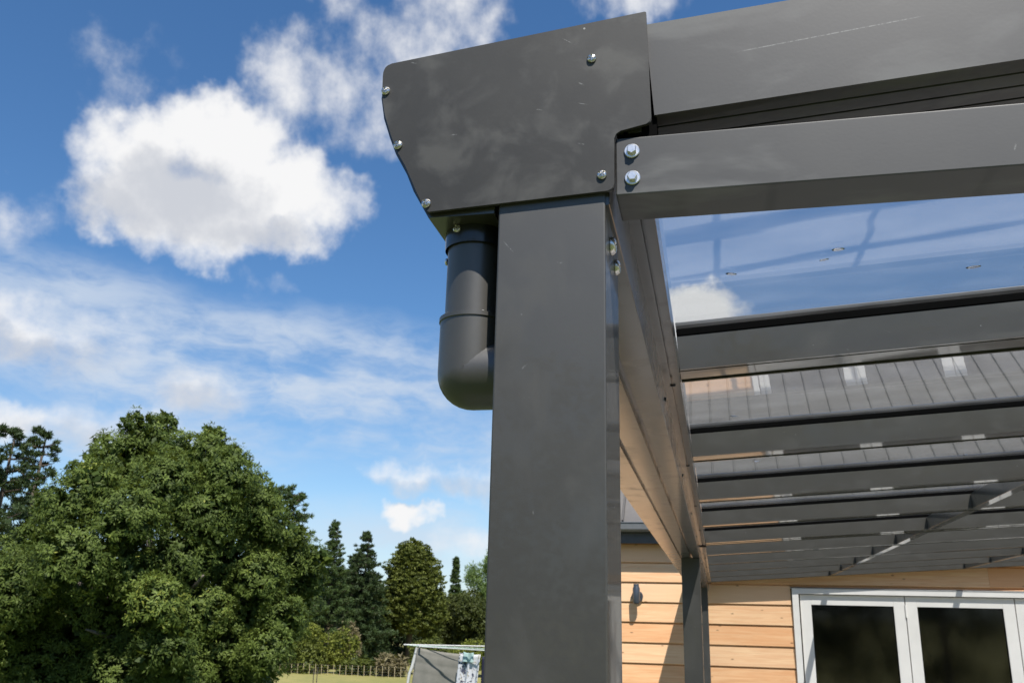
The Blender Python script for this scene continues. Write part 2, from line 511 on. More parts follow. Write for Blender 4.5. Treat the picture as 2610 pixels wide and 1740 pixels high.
def prism_mesh(name, poly, axis, a0, a1, bev=0.0):
    """poly: list of 2D points. axis 'x': (y,z); 'y': (x,z); 'z': (x,y)"""
    bm = bmesh.new()

    def pt(p, a):
        return {'x': (a, p[0], p[1]), 'y': (p[0], a, p[1]), 'z': (p[0], p[1], a)}[axis]
    A = [bm.verts.new(pt(p, a0)) for p in poly]
    B = [bm.verts.new(pt(p, a1)) for p in poly]
    n = len(poly)
    fa = bm.faces.new(A)
    fb = bm.faces.new(B[::-1])
    for i in range(n):
        bm.faces.new((A[i], B[i], B[(i + 1) % n], A[(i + 1) % n]))
    if bev:
        es = [e for e in fa.edges]
        bmesh.ops.bevel(bm, geom=es, offset=bev, segments=2, affect='EDGES')
    bmesh.ops.triangulate(bm, faces=[f for f in bm.faces if len(f.verts) > 4])
    return bm_mesh(name, bm)


def round_poly(pts, radii, n=5):
    """pts corner list, radii per corner -> rounded outline"""
    out = []
    N = len(pts)
    for i, (p, r) in enumerate(zip(pts, radii)):
        if r <= 0:
            out.append(tuple(p))
            continue
        P = Vector(p)
        a = (Vector(pts[i - 1]) - P).normalized()
        b = (Vector(pts[(i + 1) % N]) - P).normalized()
        A = P + a * r
        B = P + b * r
        for k in range(n + 1):
            s = k / n
            q = A * (1 - s) ** 2 + P * 2 * s * (1 - s) + B * s ** 2
            out.append((q.x, q.y))
    return out


def lathe_mesh(name, prof, seg=32, smooth=True, cap=True):
    """prof: (r,z) list, axis z"""
    bm = bmesh.new()
    rings = []
    for r, z in prof:
        if r < 1e-7:
            rings.append([bm.verts.new((0, 0, z))])
        else:
            rings.append([bm.verts.new((r * math.cos(2 * math.pi * k / seg), r * math.sin(2 * math.pi * k / seg), z)) for k in range(seg)])
    for a, b in zip(rings[:-1], rings[1:]):
        for k in range(seg):
            k2 = (k + 1) % seg
            if len(a) == 1 and len(b) == 1:
                continue
            if len(a) == 1:
                bm.faces.new((a[0], b[k], b[k2]))
            elif len(b) == 1:
                bm.faces.new((a[k], b[0], a[k2]))
            else:
                bm.faces.new((a[k], b[k], b[k2], a[k2]))
    if cap:
        for r in (rings[0], rings[-1]):
            if len(r) > 2:
                bm.faces.new(r)
    me = bm_mesh(name, bm, smooth)
    if smooth:
        me.set_sharp_from_angle(angle=rad(38))
    return me


def tube_into(bm, pts, radii, seg=8):
    pts = [Vector(p) for p in pts]
    rings = []
    ref = None
    for i, p in enumerate(pts):
        d = (pts[min(i + 1, len(pts) - 1)] - pts[max(i - 1, 0)]).normalized()
        if ref is None:
            ref = d.orthogonal().normalized()
        u = (ref - d * ref.dot(d))
        u = u.normalized() if u.length > 1e-6 else d.orthogonal().normalized()
        ref = u
        v = d.cross(u)
        rings.append([bm.verts.new(p + (u * math.cos(2 * math.pi * k / seg) + v * math.sin(2 * math.pi * k / seg)) * radii[i]) for k in range(seg)])
    for a, b in zip(rings[:-1], rings[1:]):
        for k in range(seg):
            bm.faces.new((a[k], a[(k + 1) % seg], b[(k + 1) % seg], b[k]))
    bm.faces.new(rings[0][::-1])
    bm.faces.new(rings[-1])


def tube_mesh(name, pts, r, seg=8, smooth=True):
    bm = bmesh.new()
    rr = r if hasattr(r, '__len__') else [r] * len(pts)
    tube_into(bm, pts, rr, seg)
    me = bm_mesh(name, bm, smooth)
    if smooth:
        me.set_sharp_from_angle(angle=rad(50))
    return me


# ------------------------------------------------------------------ ground
def sstep(a, b, x):
    u = np.clip((x - a) / (b - a), 0, 1)
    return u * u * (3 - 2 * u)


def ground_z(x, y):
    d = np.hypot(np.asarray(x) - 2.0, np.asarray(y) - 5.0)
    base = -0.14 - 4.11 * sstep(13, 76, d)
    return base + 9.0 * sstep(260, 900, d) + 30 * sstep(900, 2600, d)


rs = np.concatenate([np.linspace(0, 40, 21), np.linspace(45, 160, 24), np.geomspace(175, 3500, 22)])
na = 96
verts = [(2.0, 5.0, float(ground_z(2, 5)))]
for r in rs[1:]:
    for k in range(na):
        a = 2 * math.pi * k / na
        x, y = 2 + r * math.cos(a), 5 + r * math.sin(a)
        wob = 0.25 * math.sin(x * 0.11 + 1.3) * math.sin(y * 0.09) * min(1, max(0, (r - 30) / 50))
        verts.append((x, y, float(ground_z(x, y)) + wob))
faces = [(0, 1 + k, 1 + (k + 1) % na) for k in range(na)]
for i in range(len(rs) - 2):
    o = 1 + i * na
    for k in range(na):
        faces.append((o + k, o + na + k, o + na + (k + 1) % na, o + (k + 1) % na))
me = bpy.data.meshes.new('ground')
me.from_pydata(verts, [], faces)
for p in me.polygons:
    p.use_smooth = True
tag(mesh_obj('ground', me, M['ground']), 'dry yellow green pasture falling away below the house', None, None, 'structure')
tag(mesh_obj('patio', box_mesh('patio', -0.75, 6.2, 0.35, 9.875, -0.30, 0.0, 0.006), M['concrete']),
    'pale concrete patio under the pergola', None, None, 'structure')

# ------------------------------------------------------------------ pergola
PF = 0.7395                                   # front plane of post and beams
PX0, PX1 = -0.1852, -0.0852                   # post faces
GZ = CAMZ + 0.366                             # underside of gutter
SLOPE = 0.0677
RA = math.atan(SLOPE)
RX0 = -0.040                                  # where rafters start (at the gutter rail)
RZ0 = CAMZ + 0.4534                           # rafter underside there
RLEN = 4.25
RY = [0.7395] + [1.624 + 0.905 * k for k in range(10)]
pergola = empty('pergola', (PX0, PF, 0), 'dark grey aluminium pergola with clear roof sheets and corner post close to the camera', 'pergola')


def P(name, me, mat, rot=None, loc=(0, 0, 0), parent=None, label=None):
    """part of the pergola given in world coordinates"""
    par = parent or pergola
    o = bpy.data.objects.new(name, me)
    COL.objects.link(o)
    if mat is not None and not me.materials:
        me.materials.append(mat)
    o.parent = par
    base = par.location if par is pergola else Vector((0, 0, 0))
    o.location = Vector(loc) - base
    if rot:
        o.rotation_euler = rot
    if label:
        o['label'] = label
    return o


# posts
zc_post_top = CAMZ + 0.386                    # the near post runs up behind the end plate
post_front = P('post', box_mesh('post', PX0, PX1, PF, PF + 0.112, 0.0, zc_post_top, 0.0016, 2), M['post'], label='near corner post with screws on its side')
post_mid = P('post', box_mesh('post', PX0, PX1, 5.16, 5.27, 0.0, GZ - 0.0006, 0.0016), M['post'])
post_back = P('post', box_mesh('post', PX0, PX1, 9.02, 9.13, 0.0, GZ - 0.0006, 0.0016), M['post'])
for yy in (PF, 5.16, 9.02):
    P('post', box_mesh('post', 4.10, 4.20, yy, yy + 0.11, 0.0, RZ0 + SLOPE * 4.14 - 0.07, 0.0016), M['post'])
P('header_beam', box_mesh('header_beam', 4.10, 4.20, PF, 9.85, RZ0 + SLOPE * 4.14 - 0.07, RZ0 + SLOPE * 4.14 - 0.004, 0.001), M['beam'])

# gutter: channel with a grooved underside and an inner rail that takes the rafters
zc = CAMZ


def G(x, z):
    return (x, zc + z)


outer = [G(-0.304, 0.534), G(-0.3085, 0.527), G(-0.312, 0.503), G(-0.3075, 0.479), G(-0.2995, 0.456), G(-0.292, 0.4375), G(-0.279, 0.414),
         G(-0.271, 0.395), G(-0.2545, 0.366),
         G(-0.190, 0.366), G(-0.1895, 0.377), G(-0.1815, 0.377), G(-0.181, 0.366),
         G(-0.1335, 0.366), G(-0.133, 0.381), G(-0.1225, 0.381), G(-0.122, 0.366),
         G(-0.0822, 0.366), G(-0.0815, 0.3668), G(-0.0815, 0.438),
         G(-0.0678, 0.438), G(-0.0675, 0.446), G(-0.0640, 0.446), G(-0.0637, 0.438),
         G(-0.0520, 0.438), G(-0.0512, 0.439), G(-0.0505, 0.470), G(-0.0530, 0.480), G(-0.0725, 0.539), G(-0.0835, 0.539), G(-0.0860, 0.535),
         G(-0.0880, 0.394), G(-0.19, 0.394), G(-0.262, 0.396), G(-0.283, 0.440), G(-0.296, 0.479), G(-0.303, 0.52), G(-0.297, 0.540)]
gutter = P('gutter', prism_mesh('gutter', outer, 'y', PF + 0.002, 9.86), M['gutter'])
gj = P('joint_cover', prism_mesh('joint_cover', [G(-0.0812, 0.4355), G(-0.0495, 0.4355), G(-0.0490, 0.468), G(-0.0812, 0.455)], 'y', 5.215, 5.31), M['rubber'], parent=gutter)
gj.location = (0, 0, 0)

# end cap plate
cap_pts = [G(-0.2535, 0.3690), G(-0.0763, 0.3772), G(-0.0758, 0.4362), G(-0.0413, 0.4432), G(-0.0440, 0.5650), G(-0.3090, 0.5375),
           G(-0.3097, 0.5252), G(-0.3089, 0.5021), G(-0.3043, 0.4791), G(-0.2964, 0.456), G(-0.2891, 0.4378), G(-0.2790, 0.4200), G(-0.2730, 0.4070), G(-0.2665, 0.3925), G(-0.2610, 0.3800)]
cap_r = [0.001, 0.006, 0.006, 0.005, 0.001, 0.008] + [0] * 9
end_cap = P('end_cap', prism_mesh('end_cap', round_poly(cap_pts, cap_r), 'y', PF - 0.0048, PF - 0.0006, 0.0006), M['cap'],
            label='flat grey gutter end plate with a curved outer edge and pan head screws')

# screws
bm = bmesh.new()
SEG = 36
prof = [(0.0046, 0.0), (0.00465, 0.0007), (0.0043, 0.0017), (0.0036, 0.0024), (0.0029, 0.00275), (0.0022, 0.0029), (0.0016, 0.003), (0.0010, 0.0030), (0.0004, 0.0030)]
rings = []
for r, z in prof:
    ring = []
    for k in range(SEG):
        a = 2 * math.pi * k / SEG
        x, y = r * math.cos(a), r * math.sin(a)
        zz = z
        if r < 0.0030 and (abs(x) < 0.0006 or abs(y) < 0.0006):
            zz = z - 0.0013
        ring.append(bm.verts.new((x, y, zz)))
    rings.append(ring)
for a, b in zip(rings[:-1], rings[1:]):
    for k in range(SEG):
        bm.faces.new((a[k], a[(k + 1) % SEG], b[(k + 1) % SEG], b[k]))
bm.faces.new(rings[-1])
bm.faces.new(rings[0][::-1])
SCREW = bm_mesh('screw', bm, True)
SCREW.set_sharp_from_angle(angle=rad(40))
SCREW.materials.append(M['steel'])
# hex flange bolt
bm = bmesh.new()


def ring_at(bm, n, r, z, ph=0.0):
    return [bm.verts.new((r * math.cos(2 * math.pi * k / n + ph), r * math.sin(2 * math.pi * k / n + ph), z)) for k in range(n)]


def skin(bm, a, b):
    n = len(a)
    for k in range(n):
        bm.faces.new((a[k], a[(k + 1) % n], b[(k + 1) % n], b[k]))


r0 = ring_at(bm, 24, 0.0072, 0.0)
r1 = ring_at(bm, 24, 0.0072, 0.0010)
r2 = ring_at(bm, 24, 0.0066, 0.0016)
skin(bm, r0, r1)
skin(bm, r1, r2)
bm.faces.new(r2)
bm.faces.new(r0[::-1])
h0 = ring_at(bm, 6, 0.0047, 0.0014, 0.35)
h1 = ring_at(bm, 6, 0.0047, 0.0048, 0.35)
h2 = ring_at(bm, 6, 0.0040, 0.0055, 0.35)
skin(bm, h0, h1)
skin(bm, h1, h2)
bm.faces.new(h2)
BOLT = bm_mesh('hex_bolt', bm, False)
BOLT.materials.append(M['zinc'])
FRONT = (rad(90), 0, 0)                        # screw axis towards the camera side (-Y)


def fix(name, me, parent, loc, rot=FRONT, spin=None, scale=None):
    o = bpy.data.objects.new(name, me)
    COL.objects.link(o)
    o.parent = parent
    o.matrix_parent_inverse = Matrix.Identity(4)
    off = Vector(loc)
    p = parent
    while p is not None:
        off -= p.location
        p = p.parent
    o.location = off
    if spin is not None:
        o.rotation_euler = (Matrix.Rotation(rot[0], 3, 'X') @ Matrix.Rotation(spin, 3, 'Z')).to_euler()
    else:
        o.rotation_euler = rot
    if scale:
        o.scale = (scale,) * 3
    return o


CF = PF - 0.0048
for k, (x, z) in enumerate([(-0.3050, 0.5063), (-0.2878, 0.4434), (-0.2550, 0.3777), (-0.0967, 0.5182), (-0.0874, 0.3929)]):
    fix('screw', SCREW, end_cap, (x, CF - 0.0001, zc + z), FRONT, 0.4 + k * 0.9)
fix('screw', SCREW, end_cap, (-0.1870, PF + 0.010, zc + 0.5505), (0, rad(-6), 0))

P('gap_shade_strip', box_mesh('gap_shade_strip', -0.0740, -0.0370, PF + 0.004, PF + 0.030, zc + 0.4326, zc + 0.550), M['rubber'])  # added black filler, its colour stands in for shade in the plate gap
# beam under the front rafter
beam = P('beam', box_mesh('beam', -0.0752, 4.10, PF, PF + 0.056, zc + 0.3738, zc + 0.4322, 0.0012), M['beam'])
for k, (x, z) in enumerate([(-0.0602, 0.4176), (-0.0600, 0.3901)]):
    fix('hex_bolt', BOLT, beam, (x, PF - 0.0001, zc + z), FRONT, 0.2 + k * 0.5)

# post side screws
fix('screw', SCREW, post_front, (PX1 + 0.0002, 0.781, zc + 0.342), (0, rad(90), 0), None, 1.9)
fix('screw', SCREW, post_front, (PX1 + 0.0002, 0.822, zc + 0.337), (0, rad(90), 0), None, 1.7)

# front rafter: deeper section, grooved underside
RW = 0.088
def grooves(h, lip=0.0, n=3):
    out = [(0.0, h), (0.0, 0.0)]
    for i in range(n):
        y = RW * (i + 1) / (n + 1)
        out += [(y - 0.0015, 0.0), (y - 0.0012, 0.003), (y + 0.0012, 0.003), (y + 0.0015, 0.0)]
    return out + [(RW, 0.0), (RW, h)]


front_rafter = P('rafter', prism_mesh('rafter', grooves(0.1002), 'x', 0.0, RLEN), M['beam_long'], rot=(0, -RA, 0), loc=(RX0 + 0.0012, PF, RZ0),
                 label='deep outer edge rafter with scuffed face')
# inner rafters: web with bottom lips, rubber strips and clamp cap above the sheet
rprof = [(0.0, 0.066), (0.0, 0.0105), (-0.006, 0.0095), (-0.006, 0.0), (0.002, 0.0), (0.0025, 0.026), (0.0165, 0.026), (0.017, 0.0022),
         (0.0700, 0.0022), (0.0705, 0.026), (0.0832, 0.026), (0.0837, 0.0), (RW, 0.0), (RW, 0.066)]
RAFTER = prism_mesh('rafter', rprof, 'x', 0.0, RLEN)
RAFTER.materials.append(M['rafter'])
GASKET = box_mesh('rubber_strip', 0.0, RLEN, -0.0015, 0.026, 0.0665, 0.0805, 0.002, 1)
GASKET.materials.append(M['rubber'])
CAPB = prism_mesh('clamp_cap', round_poly([(-0.004, 0.0862), (0.092, 0.0862), (0.092, 0.0925), (0.07, 0.0985), (0.018, 0.0985), (-0.004, 0.0925)], [0.001] * 6, 2), 'x', 0.0, RLEN)
CAPB.materials.append(M['rafter'])
HOLE = lathe_mesh('fixing_screw', [(0.0052, 0), (0.0052, 0.002), (0.0035, 0.0034), (0.0, 0.0038)], 16)
HOLE.materials.append(M['dark_screw'])
rafters = [front_rafter]
for k, y in enumerate(RY[1:]):
    dbl = (k == 4)
    r_ = P('rafter', RAFTER, None, rot=(0, -RA, 0), loc=(RX0 - 0.010, y, RZ0 - 0.0007))
    rafters.append(r_)
    share('rubber_strip', GASKET, r_, (0, 0, 0))
    share('rubber_strip', GASKET, r_, (0, RW - 0.0245, 0))
    share('clamp_cap', CAPB, r_, (0, 0, 0))
    if dbl:
        r2_ = P('rafter', RAFTER, None, rot=(0, -RA, 0), loc=(RX0 - 0.010, y + 0.094, RZ0 - 0.0002))
        share('rubber_strip', GASKET, r2_, (0, RW - 0.0245, 0))
    fix('fixing_screw', HOLE, gutter, (-0.0655, y + 0.045, zc + 0.4379), (rad(180), 0, 0))
    fix('fixing_screw', HOLE, gutter, (-0.08145, y + 0.045, zc + 0.4100), (0, rad(90), 0), None, 0.8)
# front rafter has a strip and cap as well
share('rubber_strip', GASKET, front_rafter, (0, RW - 0.0245, 0.0))

# clear sheets, one per bay
sheets = []
for k in range(len(RY) - 1):
    y0, y1 = RY[k] + (0.066 if k else 0.066), RY[k + 1] + 0.024
    if k == 5:
        y0 += 0.094
    me = box_mesh('roof_sheet', -0.045, RLEN, y0, y1, 0.0810, 0.0858)
    sh = P('roof_sheet', me, M['sheet'], rot=(0, -RA, 0), loc=(RX0, 0, RZ0))
    sheets.append(sh)
# water drops hanging under / lying on the first sheets
DROP = lathe_mesh('water_drop', [(0.0, -0.0016), (0.0022, -0.0013), (0.0036, -0.0006), (0.004, 0.0)], 12)
DROP.materials.append(M['drop'])
for k, n in ((0, 20), (1, 16), (2, 6)):
    for i in range(n):
        x = random.uniform(0.03, 1.0 + 0.5 * k)
        y = random.uniform(RY[k] + 0.16, RY[k + 1] - 0.05)
        s = random.uniform(0.6, 1.7)
        d_ = share('water_drop', DROP, sheets[k], (x, y, 0.0809), (0, 0, random.uniform(-0.6, 0.6)), (s * random.uniform(1, 2.2), s, s))

# cross braces between the rafters
for X in (1.12, 2.385):
    zb = RZ0 + SLOPE * (X - RX0)
    for k in range(len(RY) - 1):
        y0 = RY[k] + RW + (0.094 if k == 5 else 0.0)
        y1 = RY[k + 1]
        me = box_mesh('cross_brace', X, X + 0.040, y0 + 0.0005, y1 - 0.0040, zb + 0.0015, zb + 0.0685, 0.001)
        P('cross_brace', me, M['rafter'])

# downpipe, collar and elbow into the post
cx, cy = -0.2195, 0.7905
dp = P('downpipe', lathe_mesh('downpipe', [(0.0278, 0.0), (0.0278, 0.098), (0.0245, 0.098), (0.0245, 0.0)], 48, True, False), M['pvc'],
       loc=(cx, cy, zc + 0.262), label='short dark round downpipe from gutter to post')
col_me = lathe_mesh('pipe_collar', [(0.0305, 0.0), (0.0308, 0.004), (0.0308, 0.019)], 48, True, False)
col_me.materials.append(M['pvc_black'])
share('pipe_collar', col_me, dp, (0, 0, 0.0860))
# elbow: socket plus tight bend to +X
bm = bmesh.new()
R_el = 0.0318
ez = zc + 0.2205
path = [(0, 0, 0.031), (0, 0, 0.0300), (0, 0, 0.026), (0, 0, 0.0252), (0, 0, -0.012)]
bend = 0.0015
for k in range(0, 9):
    a = math.pi / 2 * k / 8
    path.append((bend - bend * math.cos(a), 0, -0.0245 - bend * math.sin(a)))
rr_ = [R_el - 0.0022, R_el + 0.0011, R_el + 0.0011, R_el, R_el] + [R_el] * 9
path2 = []
tube_into(bm, path + [(0.052, 0, -0.026)], rr_ + [R_el], 40)
el_me = bm_mesh('elbow', bm, True)
el_me.set_sharp_from_angle(angle=rad(40))
el_me.materials.append(M['pvc'])
share('elbow', el_me, dp, (0, 0, ez + 0.0265 - (zc + 0.262)))
bm = bmesh.new()
bmesh.ops.create_icosphere(bm, subdivisions=2, radius=1.0)
blob = bm_mesh('glue_bead', bm, True)
blob.materials.append(mat_plain('clear_glue', (0.25, 0.25, 0.24), 0.12, 0, 0.3, 300, 1.0, 0.6))
for i in range(26):
    a = rad(random.gauss(-82, 26))
    s = random.uniform(0.0006, 0.0017)
    share('glue_bead', blob, dp, (0.0282 * math.cos(a), 0.0282 * math.sin(a), 0.0125 + random.uniform(-0.001, 0.006) * random.random()), (0, 0, a), (s * 0.6, s * 1.5, s))
fix('screw', SCREW, dp, (cx - 0.0279, cy - 0.004, zc + 0.3385), (0, rad(-90), 0), None, 0.8)
fix('screw', SCREW, dp, (cx - 0.012, cy - 0.0285, zc + 0.3625), FRONT, 0.5, 0.9)

# ------------------------------------------------------------------ house
WY = 9.88
HX0, HX1 = -1.62, 7.0
house = empty('house', (HX0, WY, 0), 'house with natural timber weatherboards, white glazed doors and dark ribbed steel roof', 'house')


def H(name, me, mat, rot=None, loc=(0, 0, 0), parent=None, label=None):
    o = bpy.data.objects.new(name, me)
    COL.objects.link(o)
    if mat is not None and not me.materials:
        me.materials.append(mat)
    par = parent or house
    o.parent = par
    off = Vector(loc)
    p = par
    while p is not None:
        off -= p.location
        p = p.parent
    o.location = off
    if rot:
        o.rotation_euler = rot
    if label:
        o['label'] = label
    return o


DX0, DX1 = 0.748, 3.86                        # door set outer edges
DTOP = CAMZ + 0.405
bm = bmesh.new()
add_box(bm, HX0, DX0 + 0.02, WY + 0.03, WY + 0.13, -0.14, CAMZ + 0.98)
add_box(bm, DX0 + 0.0201, DX1 - 0.02, WY + 0.031, WY + 0.129, DTOP - 0.03, CAMZ + 0.98)
add_box(bm, DX1 - 0.0199, HX1, WY + 0.03, WY + 0.13, -0.14, CAMZ + 0.98)
wall = H('wall', bm_mesh('wall', bm), M['wallback'], label='sunlit timber weatherboard front wall')
# weatherboards: one object each, lapped
PITCH = 0.2027
prof = [(0.030, -0.0035), (0.0005, -0.0035), (-0.0015, 0.0005), (0.010, PITCH - 0.0185), (0.026, PITCH - 0.0165), (0.026, PITCH - 0.0045), (0.030, PITCH - 0.0045)]
prof = [(a + WY, b) for a, b in prof]
boards = {}


def board(x0, x1, zj, cut=None):
    key = (round(x0, 3), round(x1, 3), cut)
    if key not in boards:
        pr = prof if cut is None else [(a, min(b, cut)) for a, b in prof]
        boards[key] = prism_mesh('board', pr, 'x', x0, x1, 0.0)
        boards[key].materials.append(M['wood'])
    H('board', boards[key], None, loc=(0, 0, zj), parent=wall)


z_first = CAMZ + 0.245 - PITCH * 10
k = 0
while True:
    zj = z_first + PITCH * k
    if zj > CAMZ + 0.95:
        break
    if zj + PITCH < DTOP + 0.03:
        board(HX0, DX0 - 0.002, zj)
        board(DX1 + 0.002, HX1, zj)
    elif zj < DTOP + 0.012:
        board(HX0, DX0 - 0.0125, zj)
        board(DX1 + 0.0125, HX1, zj)
        # notched board over the door head: its upper strip
        key = 'strip'
        top = [(WY + 0.030, DTOP + 0.014 - zj), (WY + 0.0005, DTOP + 0.014 - zj), (WY + 0.010, PITCH - 0.0185), (WY + 0.026, PITCH - 0.0165), (WY + 0.026, PITCH - 0.0045), (WY + 0.030, PITCH - 0.0045)]
        me = prism_mesh('board', top, 'x', DX0 - 0.0123, DX1 + 0.0123)
        me.materials.append(M['wood'])
        H('board', me, None, loc=(0, 0, zj), parent=wall)
    else:
        xs = [HX0, 2.62, HX1] if k % 2 else [HX0, 0.35, 4.9, HX1]
        for a, b in zip(xs[:-1], xs[1:]):
            board(a + 0.0008, b - 0.0008, zj)
    k += 1
# side and back shell, dark room behind the doors
bm = bmesh.new()
add_box(bm, HX0, HX0 + 0.1, WY + 0.131, WY + 5.2, -0.14, CAMZ + 0.98)
add_box(bm, HX1 - 0.1, HX1, WY + 0.131, WY + 5.2, -0.14, CAMZ + 0.98)
add_box(bm, HX0 + 0.101, HX1 - 0.101, WY + 5.1, WY + 5.2, -0.14, CAMZ + 0.98)
H('shell', bm_mesh('shell', bm), M['wallback'])
bm = bmesh.new()
add_box(bm, HX0 + 0.11, HX1 - 0.11, WY + 0.135, WY + 5.09, -0.05, 0.0)
add_box(bm, HX0 + 0.11, HX1 - 0.11, WY + 0.135, WY + 5.09, CAMZ + 0.72, CAMZ + 0.78)
add_box(bm, HX0 + 0.11, HX1 - 0.11, WY + 4.2, WY + 4.25, 0.001, CAMZ + 0.719)
H('room', bm_mesh('room', bm), M['room'])

# roof: two slopes of ribbed steel, ribs are pieces of their own
EY, EZ = WY - 0.20, CAMZ + 1.052
PIT = rad(44)
RLEN_S = (WY + 2.6 - EY) / math.cos(PIT)
bm = bmesh.new()
nx, nz = math.sin(PIT), math.cos(PIT)
ridgeY, ridgeZ = EY + RLEN_S * math.cos(PIT), EZ + RLEN_S * math.sin(PIT)
backY = 2 * ridgeY - EY
poly = [(EY, EZ), (ridgeY, ridgeZ), (backY, EZ), (backY, EZ - 0.03), (ridgeY, ridgeZ - 0.04), (EY, EZ - 0.03)]
roof = H('roof', prism_mesh('roof', poly, 'x', HX0 - 0.12, HX1 + 0.12), M['roofsteel'], label='dark grey ribbed steel roof')
RIB = prism_mesh('roof_rib', [(-0.014, 0.0005), (0.014, 0.0005), (0.007, 0.024), (-0.007, 0.024)], 'y', 0.0, RLEN_S)
RIB.materials.append(M['roofrib'])
x = -1.67
while x < HX1 + 0.1:
    H('roof_rib', RIB, None, rot=(PIT, 0, 0), loc=(x, EY, EZ), parent=roof)
    x += 0.240
H('ridge_cap', prism_mesh('ridge_cap', [(ridgeY - 0.16, ridgeZ - 0.13), (ridgeY, ridgeZ + 0.035), (ridgeY + 0.16, ridgeZ - 0.13), (ridgeY, ridgeZ + 0.027)], 'x', HX0 - 0.13, HX1 + 0.13), M['roofrib'], parent=roof)
# eave
H('fascia', box_mesh('fascia', HX0 - 0.1, HX1 + 0.1, WY - 0.115, WY - 0.093, CAMZ + 0.835, CAMZ + 1.03, 0.002), M['fascia'])
H('soffit', box_mesh('soffit', HX0 - 0.1, HX1 + 0.1, WY - 0.0925, WY - 0.0005, CAMZ + 0.850, CAMZ + 0.862), M['fascia'])
gp = [(-0.0, 0.0), (-0.085, 0.0), (-0.108, 0.022), (-0.112, 0.085), (-0.120, 0.092), (-0.112, 0.098), (-0.104, 0.09), (-0.100, 0.026), (-0.082, 0.008), (0.0, 0.008)]
H('eave_gutter', prism_mesh('eave_gutter', [(WY - 0.116 + a, CAMZ + 0.952 + b) for a, b in gp], 'x', HX0 - 0.1, HX1 + 0.1), M['eave_gutter'])
H('gable_infill', prism_mesh('gable_infill', [(EY + 0.14, CAMZ + 0.98), (ridgeY, ridgeZ - 0.06), (backY - 0.14, CAMZ + 0.98)], 'x', HX0 + 0.002, HX0 + 0.09), M['wallback'])

# door set
FY = WY - 0.028                               # face of the frame
bm = bmesh.new()
add_box(bm, DX0, DX0 + 0.062, FY, WY + 0.12, 0.0, DTOP)
add_box(bm, DX1 - 0.062, DX1, FY, WY + 0.12, 0.0, DTOP)
add_box(bm, DX0 + 0.0622, DX1 - 0.0622, FY + 0.0003, WY + 0.12, DTOP - 0.052, DTOP - 0.0003)
bmesh.ops.bevel(bm, geom=bm.edges[:], offset=0.002, segments=1, affect='EDGES')
H('door_frame', bm_mesh('door_frame', bm), M['white'])
H('flashing', prism_mesh('flashing', [(WY + 0.02, DTOP + 0.0125), (FY - 0.004, DTOP + 0.005), (FY - 0.004, DTOP + 0.0005), (WY + 0.02, DTOP + 0.0005)], 'x', DX0 - 0.012, DX1 + 0.012), M['flash'])
LY = WY + 0.004                               # face of the leaves, set back in the frame
xs = [DX0 + 0.073, 1.824, 2.823, DX1 - 0.073]
for i in range(3):
    x0, x1 = xs[i] + 0.004, xs[i + 1] - 0.004
    z0, z1 = 0.02, DTOP - 0.058
    st, rl = 0.106, 0.098
    bm = bmesh.new()
    add_box(bm, x0, x0 + st, LY, LY + 0.045, z0, z1)
    add_box(bm, x1 - st, x1, LY, LY + 0.045, z0, z1)
    add_box(bm, x0 + st + 0.0002, x1 - st - 0.0002, LY + 0.0003, LY + 0.0447, z1 - rl, z1 - 0.0002)
    add_box(bm, x0 + st + 0.0002, x1 - st - 0.0002, LY + 0.0003, LY + 0.0447, z0, z0 + 0.18)
    bmesh.ops.bevel(bm, geom=bm.edges[:], offset=0.0018, segments=1, affect='EDGES')
    leaf = H('door', bm_mesh('door', bm), M['white'])
    H('pane', box_mesh('pane', x0 + st + 0.001, x1 - st - 0.001, LY + 0.018, LY + 0.026, z0 + 0.181, z1 - rl - 0.001), M['pane'], parent=leaf)
    bm = bmesh.new()
    a0, a1, b0, b1 = x0 + st - 0.001, x1 - st + 0.001, z0 + 0.18, z1 - rl + 0.001
    for q in ((a0, a0 + 0.008, b0, b1), (a1 - 0.008, a1, b0, b1), (a0 + 0.0081, a1 - 0.0081, b1 - 0.008, b1), (a0 + 0.0081, a1 - 0.0081, b0, b0 + 0.008)):
        add_box(bm, q[0], q[1], LY + 0.010, LY + 0.0178, q[2], q[3])
    H('glazing_bead', bm_mesh('glazing_bead', bm), M['rubber'], parent=leaf)
    if i == 1:
        for zz in (DTOP - 0.20, DTOP - 0.95):
            hg = tube_mesh('hinge', [(x0 - 0.003, LY - 0.006, zz - 0.06), (x0 - 0.003, LY - 0.006, zz + 0.06)], 0.008, 10)
            H('hinge', hg, M['white'], parent=leaf)
    elif i == 0:
        hd = box_mesh('handle', x1 - 0.07, x1 - 0.045, LY - 0.05, LY - 0.038, 0.95, 1.10, 0.003)
        H('handle', hd, M['steel'], parent=leaf)

# ------------------------------------------------------------------ wall lamp
lx, lz = -0.826, CAMZ + 0.316
lampo = empty('wall_lamp', (lx, WY, lz), 'dark blue grey cylindrical outdoor lamp on the timber wall', 'lamp')
lp = lathe_mesh('lamp_body', [(0.0, -0.098), (0.028, -0.098), (0.036, -0.09), (0.038, -0.08), (0.038, 0.062), (0.030, 0.075), (0.0285, 0.104), (0.0, 0.104)], 28)
mesh_obj('lamp_body', lp, M['lamp'], lampo, (0, -0.075, 0))
bk = lathe_mesh('back_plate', [(0.0, 0.0), (0.060, 0.0), (0.060, 0.018), (0.055, 0.022), (0.0, 0.022)], 32)
mesh_obj('back_plate', bk, M['lamp'], lampo, (0.004, 0.003, -0.02), (rad(90), 0, 0))
mesh_obj('arm', box_mesh('arm', -0.014, 0.018, -0.05, -0.018, -0.04, 0.0, 0.003), M['lamp'], lampo, (0, 0, 0))


